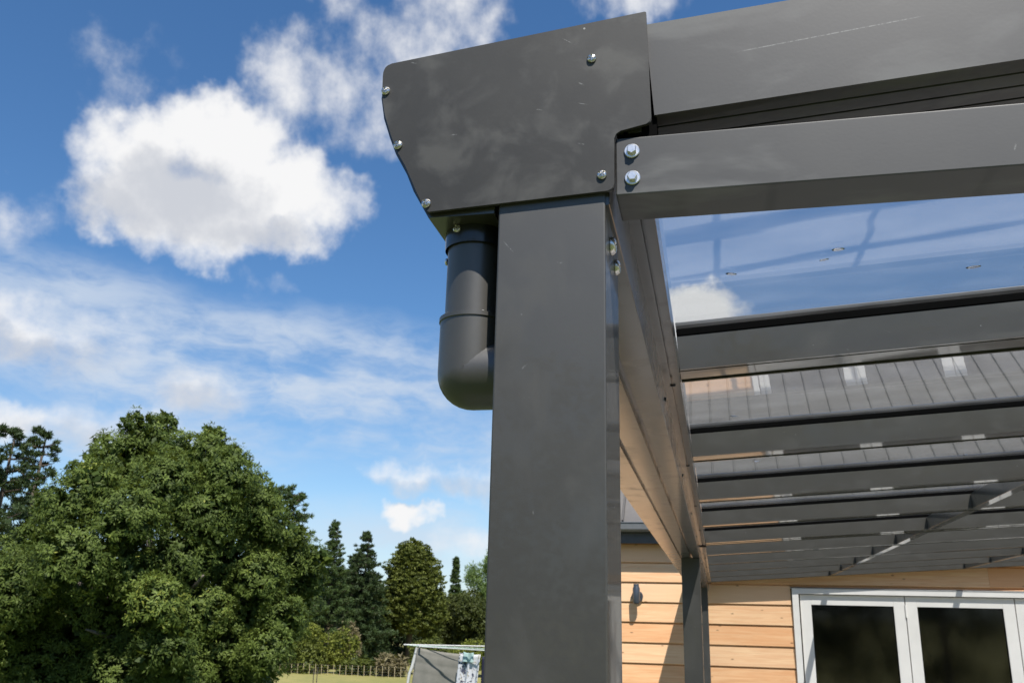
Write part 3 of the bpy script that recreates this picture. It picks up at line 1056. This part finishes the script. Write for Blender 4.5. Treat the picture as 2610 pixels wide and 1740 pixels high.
# ------------------------------------------------------------------ vegetation builders
def leaf_arrays(cent, axis, nrm, ln, wd, tint):
    axis = axis / np.linalg.norm(axis, axis=1, keepdims=True)
    side = np.cross(axis, nrm)
    side /= np.linalg.norm(side, axis=1, keepdims=True) + 1e-9
    a = cent - axis * ln[:, None] * 0.5
    b = cent + side * wd[:, None] * 0.5 - axis * ln[:, None] * 0.05
    c = cent + axis * ln[:, None] * 0.5
    d = cent - side * wd[:, None] * 0.5 - axis * ln[:, None] * 0.05
    v = np.stack([a, b, c, d], 1).reshape(-1, 3)
    return v, np.repeat(tint, 4)


def quads_mesh(name, v, tint, mat):
    n = len(v) // 4
    me = bpy.data.meshes.new(name)
    me.vertices.add(len(v))
    me.vertices.foreach_set('co', v.astype(np.float32).ravel())
    me.loops.add(len(v))
    me.loops.foreach_set('vertex_index', np.arange(len(v), dtype=np.int32))
    me.polygons.add(n)
    me.polygons.foreach_set('loop_start', np.arange(0, len(v), 4, dtype=np.int32))
    me.polygons.foreach_set('loop_total', np.full(n, 4, dtype=np.int32))
    at = me.attributes.new('tint', 'FLOAT', 'POINT')
    at.data.foreach_set('value', np.clip(tint, 0, 1).astype(np.float32))
    me.update(calc_edges=True)
    me.validate()
    me.materials.append(mat)
    return me


def rdir(n):
    d = RNG.normal(size=(n, 3))
    return d / np.linalg.norm(d, axis=1, keepdims=True)


def clump_leaves(cents, radii, per, ln, wd, droop=0.4, flat=1.0, tint_mu=0.45, shell=0.55, tclump=None, kout=0.7, knoise=0.55, out=None, kn=0.0):
    """leaves round each clump centre, lying on its outer shell"""
    nC = len(cents)
    idx = np.repeat(np.arange(nC), per)
    n = len(idx)
    d = rdir(n)
    d[:, 2] = np.where(RNG.random(n) < 0.35, np.abs(d[:, 2]), d[:, 2])
    r = radii[idx] * (shell + (1 - shell) * RNG.random(n) ** 0.6)
    pos = cents[idx] + d * r[:, None] * np.array([1, 1, flat])
    ax = d * kout + RNG.normal(size=(n, 3)) * knoise
    ax[:, 2] -= droop
    nr = d + RNG.normal(size=(n, 3)) * 0.5
    nr[:, 2] += 0.35
    if out is not None:
        nr = nr * (1 - kn) + out[idx] * kn * 1.6
        ax = ax - nr * (np.sum(ax * nr, 1) / np.maximum(np.sum(nr * nr, 1), 1e-6))[:, None] * 0.6
    L = ln * RNG.uniform(0.65, 1.3, n)
    Wd = wd * RNG.uniform(0.7, 1.25, n)
    tc = RNG.normal(tint_mu, 0.13, nC) if tclump is None else tclump
    t_ = tc[idx] + RNG.normal(0, 0.13, n)
    return leaf_arrays(pos, ax, nr, L, Wd, t_)


def lobes_to_clumps(lobes, spacing, rc, jitter=0.25):
    cs, rs_ = [], []
    global LAST_OUT, LAST_ID
    LAST_OUT, LAST_ID = [], []
    for li, (lx_, ly_, lz_, lr) in enumerate(lobes):
        n = max(5, int(4 * math.pi * lr * lr / (spacing * spacing)))
        i = np.arange(n) + 0.5
        ph = np.arccos(1 - 2 * i / n)
        th = math.pi * (1 + 5 ** 0.5) * i
        p = np.stack([np.cos(th) * np.sin(ph), np.sin(th) * np.sin(ph), np.cos(ph)], 1)
        p = p * (lr * (0.80 + 0.28 * RNG.random((n, 1)))) + RNG.normal(0, jitter * rc, (n, 3))
        cs.append(p + np.array([lx_, ly_, lz_]))
        LAST_OUT.append(p / (np.linalg.norm(p, axis=1, keepdims=True) + 1e-6))
        LAST_ID.append(np.full(n, li))
        rs_.append(rc * RNG.uniform(0.65, 1.25, n))
    return np.concatenate(cs), np.concatenate(rs_)


def inside_others(c, lobes, k=0.72):
    L = np.array(lobes)
    keep = np.ones(len(c), bool)
    for x_, y_, z_, r_ in L:
        keep &= ~(np.linalg.norm(c - np.array([x_, y_, z_]), axis=1) < r_ * k)
    return keep


def trunk_mesh(name, base, top, r0, r1, limbs=(), seg=10):
    bm = bmesh.new()
    b, t_ = Vector(base), Vector(top)
    pts, rr = [], []
    for i in range(8):
        s = i / 7
        q = b.lerp(t_, s) + Vector((math.sin(s * 5 + b.x) * 0.06, math.cos(s * 4 + b.y) * 0.06, 0)) * (t_ - b).length * 0.15 * s * (1 - s) * 3
        pts.append(q)
        rr.append((r0 * 1.35 if i == 0 else r0) * (1 - s) + r1 * s)
    tube_into(bm, pts, rr, seg)
    for s0, end, ra in limbs:
        a = b.lerp(t_, s0)
        e = Vector(end)
        mid = a.lerp(e, 0.5) + Vector((0, 0, (e - a).length * 0.10))
        tube_into(bm, [a, a.lerp(mid, 0.6), mid, mid.lerp(e, 0.5), e], [ra, ra * 0.8, ra * 0.6, ra * 0.4, ra * 0.15], 7)
    return bm_mesh(name, bm, True)


def tree(name, label, cat, base, tme, v, tint, leafmat, barkmat, group=None):
    e = empty(name, base, label, cat, group)
    o = mesh_obj('trunk', tme, barkmat, e, -Vector(base))
    c = mesh_obj('crown', quads_mesh('crown', v, tint, leafmat), None, e, -Vector(base))
    return e


# ------------------------------------------------------------------ the big broadleaf tree
LOBES = [(-12.72,18.09,5.61,0.69),(-12.96,17.5,4.97,0.82),(-11.58,17.75,5.17,0.66),(-10.92,17.85,5.23,0.56),(-10.13,17.45,4.59,0.72),(-9.92,18.33,3.98,0.78),(-11.27,16.89,4.26,0.99),(-12.24,15.84,4.28,0.58),(-12.55,15.62,3.74,0.75),(-11.45,15.98,3.55,0.95),(-10.51,17.28,3.74,0.89),(-10.71,18.43,3.01,0.98),(-9.83,20.12,3.0,0.84),(-9.56,20.62,2.53,0.55),(-9.59,18.73,3.51,0.46),(-9.72,18.37,2.56,0.78),(-10.93,17.14,2.8,0.94),(-12.04,15.43,2.75,0.99),(-11.51,16.46,2.52,0.75),(-13.58,16.08,2.09,1.06),(-12.61,17.03,1.82,0.98),(-10.43,15.89,1.96,0.67),(-10.61,17.58,1.88,0.9),(-10.25,18.93,1.78,0.95),(-9.22,18.76,1.72,0.69),(-13.4,17.41,1.02,1.21),(-12.04,17.42,1.22,0.79),(-10.38,16.28,1.14,0.72),(-10.48,18.44,1.01,1.07),(-9.23,18.22,1.05,0.67),(-14.19,17.0,0.93,1.12),(-11.83,17.18,0.44,1.06),(-10.64,17.25,0.48,0.94),(-13.25,17.23,0.04,1.15),(-10.58,19.55,0.23,1.03),(-14.94,16.28,2.38,0.97),(-14.67,16.02,1.46,1.34),(-15.2,17.11,0.35,1.51),(-14.34,17.09,0.0,1.28),(-12.73,17.6,5.88,0.33),(-12.69,18.58,6.02,0.32),(-11.35,18.55,5.71,0.35),(-11.23,19.34,5.45,0.36),(-13.62,17.87,5.37,0.4),(-13.61,17.25,4.76,0.39),(-10.59,19.32,4.79,0.37),(-10.16,19.53,4.29,0.37),(-9.57,19.55,3.57,0.4),(-9.28,20.21,3.15,0.35),(-14.1,16.82,3.19,0.6),(-14.42,16.6,2.64,0.75),(-13.91,16.82,3.89,0.37)]
BACK = [(-13.44,19.27,5.44,0.77),(-14.09,19.31,4.95,0.94),(-13.03,19.92,5.21,0.78),(-12.42,20.06,5.27,0.66),(-12.19,20.58,4.78,0.89),(-11.74,21.04,4.1,0.95),(-13.58,20.37,4.49,1.25),(-14.53,19.2,4.51,0.73),(-14.34,20.23,3.83,1.26),(-12.95,21.01,3.96,1.14),(-12.67,21.39,3.13,1.21),(-10.9,21.27,3.01,0.94),(-10.38,21.17,2.56,0.6),(-11.3,21.2,3.6,0.56),(-11.75,21.48,2.67,0.96),(-13.56,21.16,2.97,1.22),(-14.96,19.61,2.94,1.31),(-14.33,20.65,2.68,0.99),(-15.15,18.52,2.17,1.27),(-14.64,20.08,1.91,1.2),(-13.81,21.02,2.07,0.93),(-13.05,21.35,1.97,1.15),(-11.97,21.46,1.87,1.13),(-10.96,21.31,1.81,0.83),(-14.6,19.36,1.12,1.4),(-14.06,20.47,1.28,0.97),(-13.39,20.9,1.14,0.97),(-12.32,21.2,1.08,1.3),(-11.16,21.17,1.12,0.83),(-14.76,18.23,1.06,1.24),(-13.71,20.03,0.48,1.29),(-12.86,20.66,0.48,1.18),(-14.07,18.67,0.2,1.3),(-11.6,20.82,0.41,1.16)]
SH = [(x, y, z, r * 0.80) for x, y, z, r in LOBES]
cents, radii = lobes_to_clumps(SH, 0.21, 0.155, 0.3)
l_out, l_id = np.concatenate(LAST_OUT), np.concatenate(LAST_ID)
keep = inside_others(cents, SH, 0.84) & ((l_out[:, 2] > -0.55) | (RNG.random(len(cents)) < 0.35))
cents, radii, l_out, l_id = cents[keep], radii[keep], l_out[keep], l_id[keep]
lobe_tint = RNG.normal(0.0, 0.10, len(SH))
tl = RNG.normal(0.46, 0.10, len(cents)) + lobe_tint[l_id] + 0.08 * np.sin(cents[:, 0] * 1.3 + cents[:, 2] * 1.7)
v1, t1 = clump_leaves(cents, radii, 44, 0.088, 0.030, 0.22, 0.9, 0.42, 0.25, tl, 1.1, 0.38, l_out, 0.62)
cb, rb = lobes_to_clumps([(x, y, z, r * 0.86) for x, y, z, r in BACK], 0.40, 0.26)
kb = inside_others(cb, BACK, 0.8)
vb, tb = clump_leaves(cb[kb], rb[kb], 30, 0.16, 0.06, 0.3, 0.9, 0.42)
# inner leaves close see-through gaps; interior shade put into their dark tint
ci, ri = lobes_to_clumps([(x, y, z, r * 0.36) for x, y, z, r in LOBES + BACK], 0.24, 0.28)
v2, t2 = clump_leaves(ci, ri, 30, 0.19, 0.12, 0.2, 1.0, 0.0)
bz = float(ground_z(-12, 18.4))
limbs = [(0.25, (-10.2, 17.0, 2.6), 0.13), (0.3, (-13.8, 17.2, 2.6), 0.13), (0.4, (-11.4, 16.4, 3.4), 0.12), (0.45, (-12.6, 20.0, 3.6), 0.12), (0.55, (-10.6, 18.6, 3.8), 0.10),
         (0.6, (-13.4, 18.4, 4.2), 0.10), (0.2, (-12.2, 16.3, 1.5), 0.12), (0.35, (-9.8, 18.7, 2.2), 0.11), (0.75, (-11.6, 17.4, 5.0), 0.08)]
big = tree('broadleaf_tree', 'large dark green broadleaf tree with rounded crown left of the pergola', 'tree', (-12.0, 18.4, bz),
           trunk_mesh('trunk', (-12.0, 18.4, bz - 0.2), (-12.0, 18.2, 4.9), 0.24, 0.06, limbs),
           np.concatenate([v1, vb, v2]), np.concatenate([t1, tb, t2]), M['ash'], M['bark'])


# ------------------------------------------------------------------ conifers
def pine(name, label, base, height, rmax, z_lo, leafmat, n_whorl=16, per=6, tuft=0.4, nper=26, ln=0.28, wd=0.06, power=0.8, up=0.15, group=None, bare=0.0, seed=1, top_r=0.15):
    rg = np.random.default_rng(seed)
    bx_, by_, bz_ = base
    bm = bmesh.new()
    tube_into(bm, [(bx_, by_, bz_ - 0.3), (bx_, by_, bz_ + height * 0.5), (bx_ + 0.02 * height, by_, bz_ + height * 0.98)], [height * 0.022, height * 0.014, height * 0.003], 8)
    cs, rs_ = [], []
    for w_ in range(n_whorl):
        s = (w_ + rg.uniform(-0.3, 0.3)) / (n_whorl - 1)
        s = min(max(s, 0), 1)
        z = bz_ + z_lo * height + (1 - z_lo) * height * s
        R_ = rmax * ((1 - s) ** power) * rg.uniform(0.75, 1.1) + top_r
        for q in range(per):
            if rg.random() < bare:
                continue
            a = 2 * math.pi * (q + rg.random() * 0.8) / per + w_ * 0.9
            Rq = R_ * rg.uniform(0.65, 1.12)
            tip = np.array([bx_ + math.cos(a) * Rq, by_ + math.sin(a) * Rq, z + up * Rq + rg.uniform(-0.1, 0.1) * height * 0.05])
            st = np.array([bx_, by_, z])
            tube_into(bm, [st, (st + tip) / 2 + np.array([0, 0, -0.04 * Rq]), tip], [height * 0.0045, height * 0.003, height * 0.001], 5)
            m_ = max(2, int(Rq / (tuft * 0.75)))
            for i in range(m_):
                f = 0.30 + 0.70 * (i + 1) / m_
                cs.append(st + (tip - st) * f + rg.normal(0, tuft * 0.22, 3))
                rs_.append(tuft * rg.uniform(0.7, 1.2) * (0.75 + 0.35 * (1 - f)) * (1.1 - 0.65 * s))
    cs.append(np.array([bx_ + 0.02 * height, by_, bz_ + height * 0.99]))
    rs_.append(tuft * 0.5)
    v, t_ = clump_leaves(np.array(cs), np.array(rs_), nper, ln, wd, -0.25, 0.6, 0.45, 0.25)
    return tree(name, label, 'tree', base, bm_mesh('trunk', bm, True), v, t_, leafmat, M['bark_dark'], group)


def gz(x, y):
    return float(ground_z(x, y))


pine('pine_tree', 'tall dark pine at the left edge behind the big tree', (-32.0, 35.2, gz(-32, 35.2)), 9.7 - gz(-32, 35.2), 2.3, 0.22, M['pine'], 17, 6, 0.56, 52, 0.32, 0.06, 0.5, 0.25, 'tall pines behind the big tree', 0.22, 5, 0.5)
pine('pine_tree', 'dark pine standing right of the leftmost pine', (-33.4, 38.8, gz(-33.4, 38.8)), 10.4 - gz(-33.4, 38.8), 1.9, 0.26, M['pine'], 17, 6, 0.52, 52, 0.32, 0.06, 0.6, 0.25, 'tall pines behind the big tree', 0.22, 9, 0.4)
pine('pine_tree', 'soft green pine with upright shoots behind the right side of the big tree', (-23.4, 46.4, gz(-23.4, 46.4)), 8.55 - gz(-23.4, 46.4), 2.7, 0.34, M['pine_soft'], 20, 8, 0.42, 40, 0.28, 0.05, 0.5, 0.35, None, 0.05, 21, 0.45)
pine('pine_tree', 'slender pointed conifer right of the big tree', (-49.0, 112.4, gz(-49.0, 112.4)), 13.8 - gz(-49.0, 112.4), 3.8, 0.08, M['pine_soft'], 34, 9, 0.55, 40, 0.42, 0.08, 0.85, 0.35, None, 0.05, 31, 0.2)
pine('pine_tree', 'dark conifer with tiered branches left of the rounded olive tree', (-47.0, 118.8, gz(-47, 118.8)), 12.9 - gz(-47, 118.8), 4.6, 0.06, M['pine'], 22, 9, 0.75, 44, 0.5, 0.10, 0.75, 0.16, None, 0.05, 37, 0.4)
pine('pine_tree', 'dark low conifer in front of the tree belt', (-48.6, 119.0, gz(-48.6, 119.0)), 7.8 - gz(-48.6, 119.0), 4.4, 0.03, M['pine'], 12, 9, 1.0, 48, 0.75, 0.14, 0.65, 0.1, None, 0.0, 41, 0.5)
pine('pine_tree', 'dark spreading conifer low behind the paddock fence', (-49.0, 140.0, gz(-49, 140)), 8.6 - gz(-49, 140), 5.0, 0.02, M['pine'], 12, 9, 1.2, 48, 0.85, 0.16, 0.6, 0.1, None, 0.0, 43, 0.6)
pine('pine_tree', 'dark conifer filling the gap behind the slender conifer', (-49.8, 124.0, gz(-49.8, 124.0)), 9.6 - gz(-49.8, 124.0), 5.2, 0.03, M['pine'], 14, 9, 1.2, 54, 0.8, 0.15, 0.6, 0.1, None, 0.0, 53, 0.8)
pine('pine_tree', 'mid green conifer just right of the big tree', (-54.0, 118.0, gz(-54.0, 118.0)), 8.2 - gz(-54.0, 118.0), 4.4, 0.03, M['pine_soft'], 14, 9, 1.1, 52, 0.75, 0.14, 0.6, 0.15, None, 0.0, 59, 0.7)
pine('spire_tree', 'thin dark spire conifer rising behind the bronze trees', (-52.2, 182.4, gz(-52.2, 182.4)), 14.0 - gz(-52.2, 182.4), 3.4, 0.05, M['pine_soft'], 30, 8, 0.7, 40, 0.6, 0.12, 1.5, 0.35, None, 0.0, 47, 0.35)


# ------------------------------------------------------------------ rounded trees and shrubs
def bushy(name, label, base, lobes, spacing, rc, per, ln, wd, mat, bark='bark_dark', flat=0.8, droop=0.3, cat='tree', group=None, trunk_r=0.3, mu=0.45):
    c, r = lobes_to_clumps(lobes, spacing, rc)
    k_ = inside_others(c, lobes, 0.62)
    c, r = c[k_], r[k_]
    v, t_ = clump_leaves(c, r, per, ln, wd, droop, flat, mu)
    c2, r2 = lobes_to_clumps([(a, b, z, q * 0.55) for a, b, z, q in lobes], spacing * 1.7, rc * 1.3)
    v2, t2 = clump_leaves(c2, r2, max(6, per // 3), ln * 1.8, wd * 2.2, 0.1, 1.0, 0.15)  # inner leaves tinted darker for the shade inside the crown
    top = max(z for _, _, z, _ in lobes)
    big_l = sorted(lobes, key=lambda q: -q[3])[:4]
    lim = [(0.35 + 0.1 * i, q[:3], trunk_r * 0.4) for i, q in enumerate(big_l)]
    tm = trunk_mesh('trunk', (base[0], base[1], base[2] - 0.3), (base[0], base[1], top), trunk_r, trunk_r * 0.25, lim, 8)
    return tree(name, label, cat, base, tm, np.concatenate([v, v2]), np.concatenate([t_, t2]), mat, M[bark], group)


# rounded olive tree (dome of layered clumps)
bx_, by_ = -43.0, 127.6
g0 = gz(bx_, by_)
rg = np.random.default_rng(77)
lob = []
for i in range(58):
    s = (i + 0.5) / 58
    z = 0.6 + 11.4 * s ** 0.92
    prof_r = 5.6 * (1 - s) ** 0.55 + 0.5
    if s < 0.12:
        prof_r *= 0.75
    a = i * 2.399 + rg.uniform(-0.3, 0.3)
    rr = prof_r * rg.uniform(0.50, 0.84)
    lob.append((bx_ + math.cos(a) * rr, by_ + math.sin(a) * rr, z, rg.uniform(1.1, 1.75) * (1.08 - 0.35 * s)))
bushy('olive_tree', 'rounded olive green tree with layered foliage behind the clothesline', (bx_, by_, g0), lob, 0.85, 0.55, 30, 0.42, 0.17, M['olive'], flat=0.42, droop=0.0, trunk_r=0.55, mu=0.5)
# bronze bushy trees to its right
for i, (x, y, h, r, lb) in enumerate([(-39.0, 136.8, 6.4, 4.4, 'bronze green bushy tree right of the rounded olive tree'),
                                      (-33.8, 134.0, 5.0, 4.0, 'bronze green bushy tree half hidden by the near post')]):
    lob = [(x + rg.uniform(-r, r) * 0.75, y + rg.uniform(-r, r) * 0.6, gz(x, y) + 1.2 + (h - gz(x, y) - 2.2) * rg.random() ** 0.8, rg.uniform(1.1, 2.0)) for _ in range(26)]
    lob = [(a, b, z - 0.25 * abs(a - x) ** 1.4, q) for a, b, z, q in lob]
    bushy('bushy_tree', lb, (x, y, gz(x, y)), lob, 0.9, 0.6, 30, 0.42, 0.17, M['brown'], flat=0.7, trunk_r=0.35)
for x, y, h, r, mt, lb in [(-57.0, 138.3, 6.8, 5.0, 'pine_soft', 'mid green bushy tree filling the belt behind the dark conifers'),
                           (-42.0, 143.5, 6.0, 4.6, 'olive', 'dull green bushy tree low behind the thin spire conifer')]:
    lob = [(x + rg.uniform(-r, r) * 0.85, y + rg.uniform(-r, r) * 0.5, gz(x, y) + 1.2 + (h - gz(x, y) - 2.2) * rg.random() ** 0.7, rg.uniform(1.3, 2.2)) for _ in range(26)]
    bushy('bushy_tree', lb, (x, y, gz(x, y)), lob, 1.0, 0.65, 28, 0.45, 0.17, M[mt], flat=0.7, trunk_r=0.35)
# pale feathery tree beside the post
x, y = -36.2, 146.0
lob = [(x + rg.normal(0, 1.5), y + rg.normal(0, 1.5), gz(x, y) + 2 + 13.5 * s, 1.9 * (1.15 - 0.55 * s) * rg.uniform(0.7, 1.1)) for s in np.linspace(0, 1, 24)]
bushy('feathery_tree', 'pale green feathery tree beside the near post', (x, y, gz(x, y)), lob, 0.9, 0.7, 34, 0.6, 0.10, M['pale'], flat=1.3, droop=-0.6, trunk_r=0.25, mu=0.5)
# lime green young tree with thin double stem in the paddock
x, y = -41.4, 95.6
g0 = gz(x, y)
lob = [(-42.79, 94.78, 0.29, 1.0), (-41.54, 95.3, -0.89, 1.19), (-40.06, 95.95, -0.25, 1.0), (-42.98, 94.64, -1.73, 1.1), (-40.67, 95.64, -2.08, 1.19), (-39.14, 96.28, -1.84, 0.91), (-41.73, 95.14, -2.89, 1.0), (-39.83, 95.96, -2.86, 0.91), (-43.61, 94.3, -2.93, 0.91), (-38.64, 96.52, -0.83, 0.64), (-44.49, 93.86, -3.34, 0.91)]
KY = 1.065
lob = [(a * KY, b * KY, CAMZ + (c_ - CAMZ) * KY, r_ * KY * 0.8) for a, b, c_, r_ in lob]
x, y = x * KY, y * KY
g0 = gz(x, y)
bushy('young_tree', 'lime green young tree in front of the dark conifers', (x, y, g0), lob, 0.65, 0.45, 22, 0.32, 0.15, M['lime'], flat=0.7, trunk_r=0.10, mu=0.5)
SHRUBS = [('straw coloured shrub behind the fence left of the rounded tree trunk', (-36.0, 101.6), 2.0, 1.7, 'straw'), ('dark green shrub at the left end of the fence', (-46.5, 99.8), 3.4, 2.4, 'olive'),
          ('low olive shrub behind the middle of the fence', (-40.3, 101.5), 1.5, 2.2, 'olive'), ('olive green shrub behind the clothesline', (-33.4, 107.0), 3.6, 2.2, 'olive'),
          ('lime green shrub low beside the near post', (-28.4, 106.0), 3.6, 2.2, 'lime'), ('pale straw coloured shrub among the dark conifers', (-47.5, 113.5), 5.3, 1.3, 'straw')]
for lb, (x, y), h, r, mt in SHRUBS:
    lob = [(x + rg.uniform(-r, r) * 0.8, y + rg.uniform(-r, r) * 0.5, gz(x, y) + h * rg.uniform(0.2, 0.85), rg.uniform(0.55, 0.95) * h * 0.38) for _ in range(14)]
    bushy('shrub', lb, (x, y, gz(x, y)), lob, 0.7, 0.5, 26, 0.4, 0.15, M[mt], flat=0.8, cat='shrub', group='shrubs along the paddock fence', trunk_r=0.12)
# far belt of trees that closes the valley
v_, t_ = [], []
cs, rs_ = [], []
for i in range(120):
    a = rad(-52 + 50 * i / 119)
    D = 330 + 40 * math.sin(i * 1.7)
    x, y = D * math.sin(a), D * math.cos(a)
    h = 11 + 4 * math.sin(i * 2.3) + rg.uniform(-2, 2)
    for j in range(8):
        cs.append((x + rg.uniform(-5, 5), y + rg.uniform(-5, 5), gz(x, y) + h * rg.uniform(0.1, 1.0)))
        rs_.append(rg.uniform(1.8, 3.2))
v, t_ = clump_leaves(np.array(cs), np.array(rs_), 40, 1.6, 0.7, 0.0, 0.8, 0.4)
far = mesh_obj('far_woodland', quads_mesh('far_woodland', v, t_, M['pine_soft']), None)
tag(far, 'far dark green belt of woodland across the valley', 'woodland', None, 'stuff')

# unseen shelter hedge: foliage for the door glass, added also to cut low sky light
cs = np.stack([RNG.uniform(-34, 40, 1500), RNG.normal(-17, 0.9, 1500), RNG.uniform(0.0, 1.0, 1500) * 6.9 + 0.2], 1)
cs[:, 2] *= 1 + 0.10 * np.sin(cs[:, 0] * 0.9) + 0.06 * np.sin(cs[:, 0] * 2.3)
v, t_ = clump_leaves(cs, RNG.uniform(0.5, 0.9, 1500), 90, 0.22, 0.11, 0.1, 0.9, 0.4)
hv = v - np.array([3.0, -17.0, 0.0])
tag(mesh_obj('hedge', quads_mesh('hedge', hv, t_, M['pine']), None, None, (3.0, -17.0, 0.0)), 'unseen tall green shelter hedge facing the house, mirrored in the door glass', 'hedge')

# ------------------------------------------------------------------ paddock fence
A, B = np.array([-49.2, 97.6]), np.array([-31.4, 99.5])
fence = empty('batten_fence', (A[0], A[1], gz(*A)), 'weathered batten and wire fence across the dry paddock', 'fence')
nB = 27
BAT = box_mesh('batten', -0.024, 0.024, -0.02, 0.02, -0.2, 1.14, 0.006, 1)
BAT.materials.append(M['fence'])
for i in range(nB):
    q = A + (B - A) * i / (nB - 1)
    share('batten', BAT, fence, (q[0] - A[0], q[1] - A[1], gz(*q) - gz(*A) + random.uniform(-0.04, 0.05)), (random.uniform(-0.03, 0.03), random.uniform(-0.04, 0.04), random.uniform(-0.3, 0.3)))
for hz_ in (0.25, 0.52, 0.79, 1.06):
    me = tube_mesh('wire', [(0, 0.04, hz_), ((B - A)[0], (B - A)[1] + 0.04, gz(*B) - gz(*A) + hz_)], 0.0025, 4)
    mesh_obj('wire', me, M['galv'], fence)
for i, dx in enumerate((-0.17, 0.17)):
    st = box_mesh('stake', -0.035, 0.035, -0.035, 0.035, -0.3, 1.5, 0.006, 1)
    q = (-37.25 + dx, 83.7)
    o = mesh_obj('garden_stake', st, M['bark_dark'], None, (q[0], q[1], gz(*q)), (0, random.uniform(-0.03, 0.03), 0.2))
    tag(o, ('left' if i == 0 else 'right') + ' one of two thin wooden stakes in the paddock', 'stake', 'pair of stakes in the paddock')

# ------------------------------------------------------------------ clothesline and washing
gx0 = gz(-3.4, 13.2)
cl = empty('clothesline', (-4.3, 13.15, gx0), 'pale metal frame clothesline standing beyond the post', 'clothesline')


def CLT(name, pts, r, mat, seg=10):
    return mesh_obj(name, tube_mesh(name, [Vector(p) - Vector((-4.3, 13.15, gx0)) for p in pts], r, seg), mat, cl)


CLT('frame_bar', [(-4.54, 13.25, 1.495), (-1.9, 14.2, 1.505)], 0.011, M['galv'])
CLT('frame_bar', [(-4.16, 12.86, 1.487), (-1.75, 11.98, 1.46)], 0.008, M['galv'])
CLT('side_arm', [(-4.16, 12.86, 1.487), (-4.30, 13.16, 1.492)], 0.014, M['galv'])
CLT('leg', [(-4.28, 13.10, 1.47), (-4.335, 13.08, 1.20), (-4.36, 13.05, 1.12), (-4.50, 12.98, gx0 - 0.1)], [0.024, 0.026, 0.021, 0.021], M['galv'])
CLT('leg', [(-1.9, 13.7, 1.48), (-1.8, 13.7, gx0 - 0.1)], 0.022, M['galv'])
for i in range(4):
    s = (i + 1) / 5
    a = Vector((-4.54, 13.25, 1.497)).lerp(Vector((-4.16, 12.86, 1.487)), s)
    b = Vector((-1.9, 14.2, 1.50)).lerp(Vector((-1.75, 11.98, 1.462)), s)
    CLT('line', [a, a.lerp(b, 0.5) - Vector((0, 0, 0.02)), b], 0.0035, M['cord'], 6)


def cloth(name, p00, p10, drop, thick, mat, waves, label, cat, amp=0.02, nu=26, nv=22, lean=(0, 0, 0), crease=()):
    """hanging cloth from p00 to p10 (top edge), falling by drop"""
    p00, p10 = Vector(p00), Vector(p10)
    d = (p10 - p00)
    nrm = Vector((d.y, -d.x, 0)).normalized()
    bm = bmesh.new()
    base = Vector(((p00.x + p10.x) / 2, (p00.y + p10.y) / 2, min(p00.z, p10.z)))
    layers = []
    for side in (0, 1):
        g = []
        for j in range(nv + 1):
            row = []
            for i in range(nu + 1):
                u, w_ = i / nu, j / nv
                q = p00.lerp(p10, u) + Vector((0, 0, -drop * w_)) + Vector(lean) * w_
                q.z -= 0.012 * math.sin(u * math.pi) * (1 - w_)
                off = amp * w_ ** 0.6 * (math.sin(u * waves * 6.28 + w_ * 1.3) + 0.5 * math.sin(u * waves * 11 + 2 + w_ * 2))
                for c_ in crease:
                    off += 0.010 * math.exp(-((w_ - c_) / 0.02) ** 2)
                q += nrm * (off + thick * (0.5 - side))
                row.append(bm.verts.new(q - base))
            g.append(row)
        layers.append(g)
    for g in layers:
        for j in range(nv):
            for i in range(nu):
                bm.faces.new((g[j][i], g[j][i + 1], g[j + 1][i + 1], g[j + 1][i]))
    a, b = layers
    for j in range(nv):
        bm.faces.new((a[j][0], a[j + 1][0], b[j + 1][0], b[j][0]))
        bm.faces.new((a[j][nu], b[j][nu], b[j + 1][nu], a[j + 1][nu]))
    for i in range(nu):
        bm.faces.new((a[0][i], b[0][i], b[0][i + 1], a[0][i + 1]))
        bm.faces.new((a[nv][i], a[nv][i + 1], b[nv][i + 1], b[nv][i]))
    o = mesh_obj(name, bm_mesh(name, bm, True), mat, None, base)
    return tag(o, label, cat)


cloth('towel', (-4.225, 12.93, 1.475), (-3.56, 12.89, 1.405), 0.95, 0.008, M['towel'], 1.1, 'grey towel hanging at the left end of the clothesline', 'towel', 0.006, lean=(-0.08, -0.05, 0), crease=(0.13, 0.28))
cloth('patterned_cloth', (-3.535, 12.72, 1.43), (-3.20, 12.60, 1.42), 0.9, 0.006, M['pattern'], 2.2, 'white cloth with a dark pattern hanging next to the grey towel', 'cloth', 0.03, lean=(-0.06, 0, 0))
cloth('mint_cloth', (-3.46, 12.66, 1.445), (-3.30, 12.60, 1.44), 0.13, 0.006, M['mint'], 1.2, 'small mint coloured cloth pegged over the patterned cloth', 'cloth', 0.01)
cloth('navy_garment', (-3.215, 12.75, 1.39), (-2.75, 12.6, 1.38), 0.9, 0.008, M['navy'], 2.0, 'navy garment half hidden behind the near post', 'garment', 0.03)
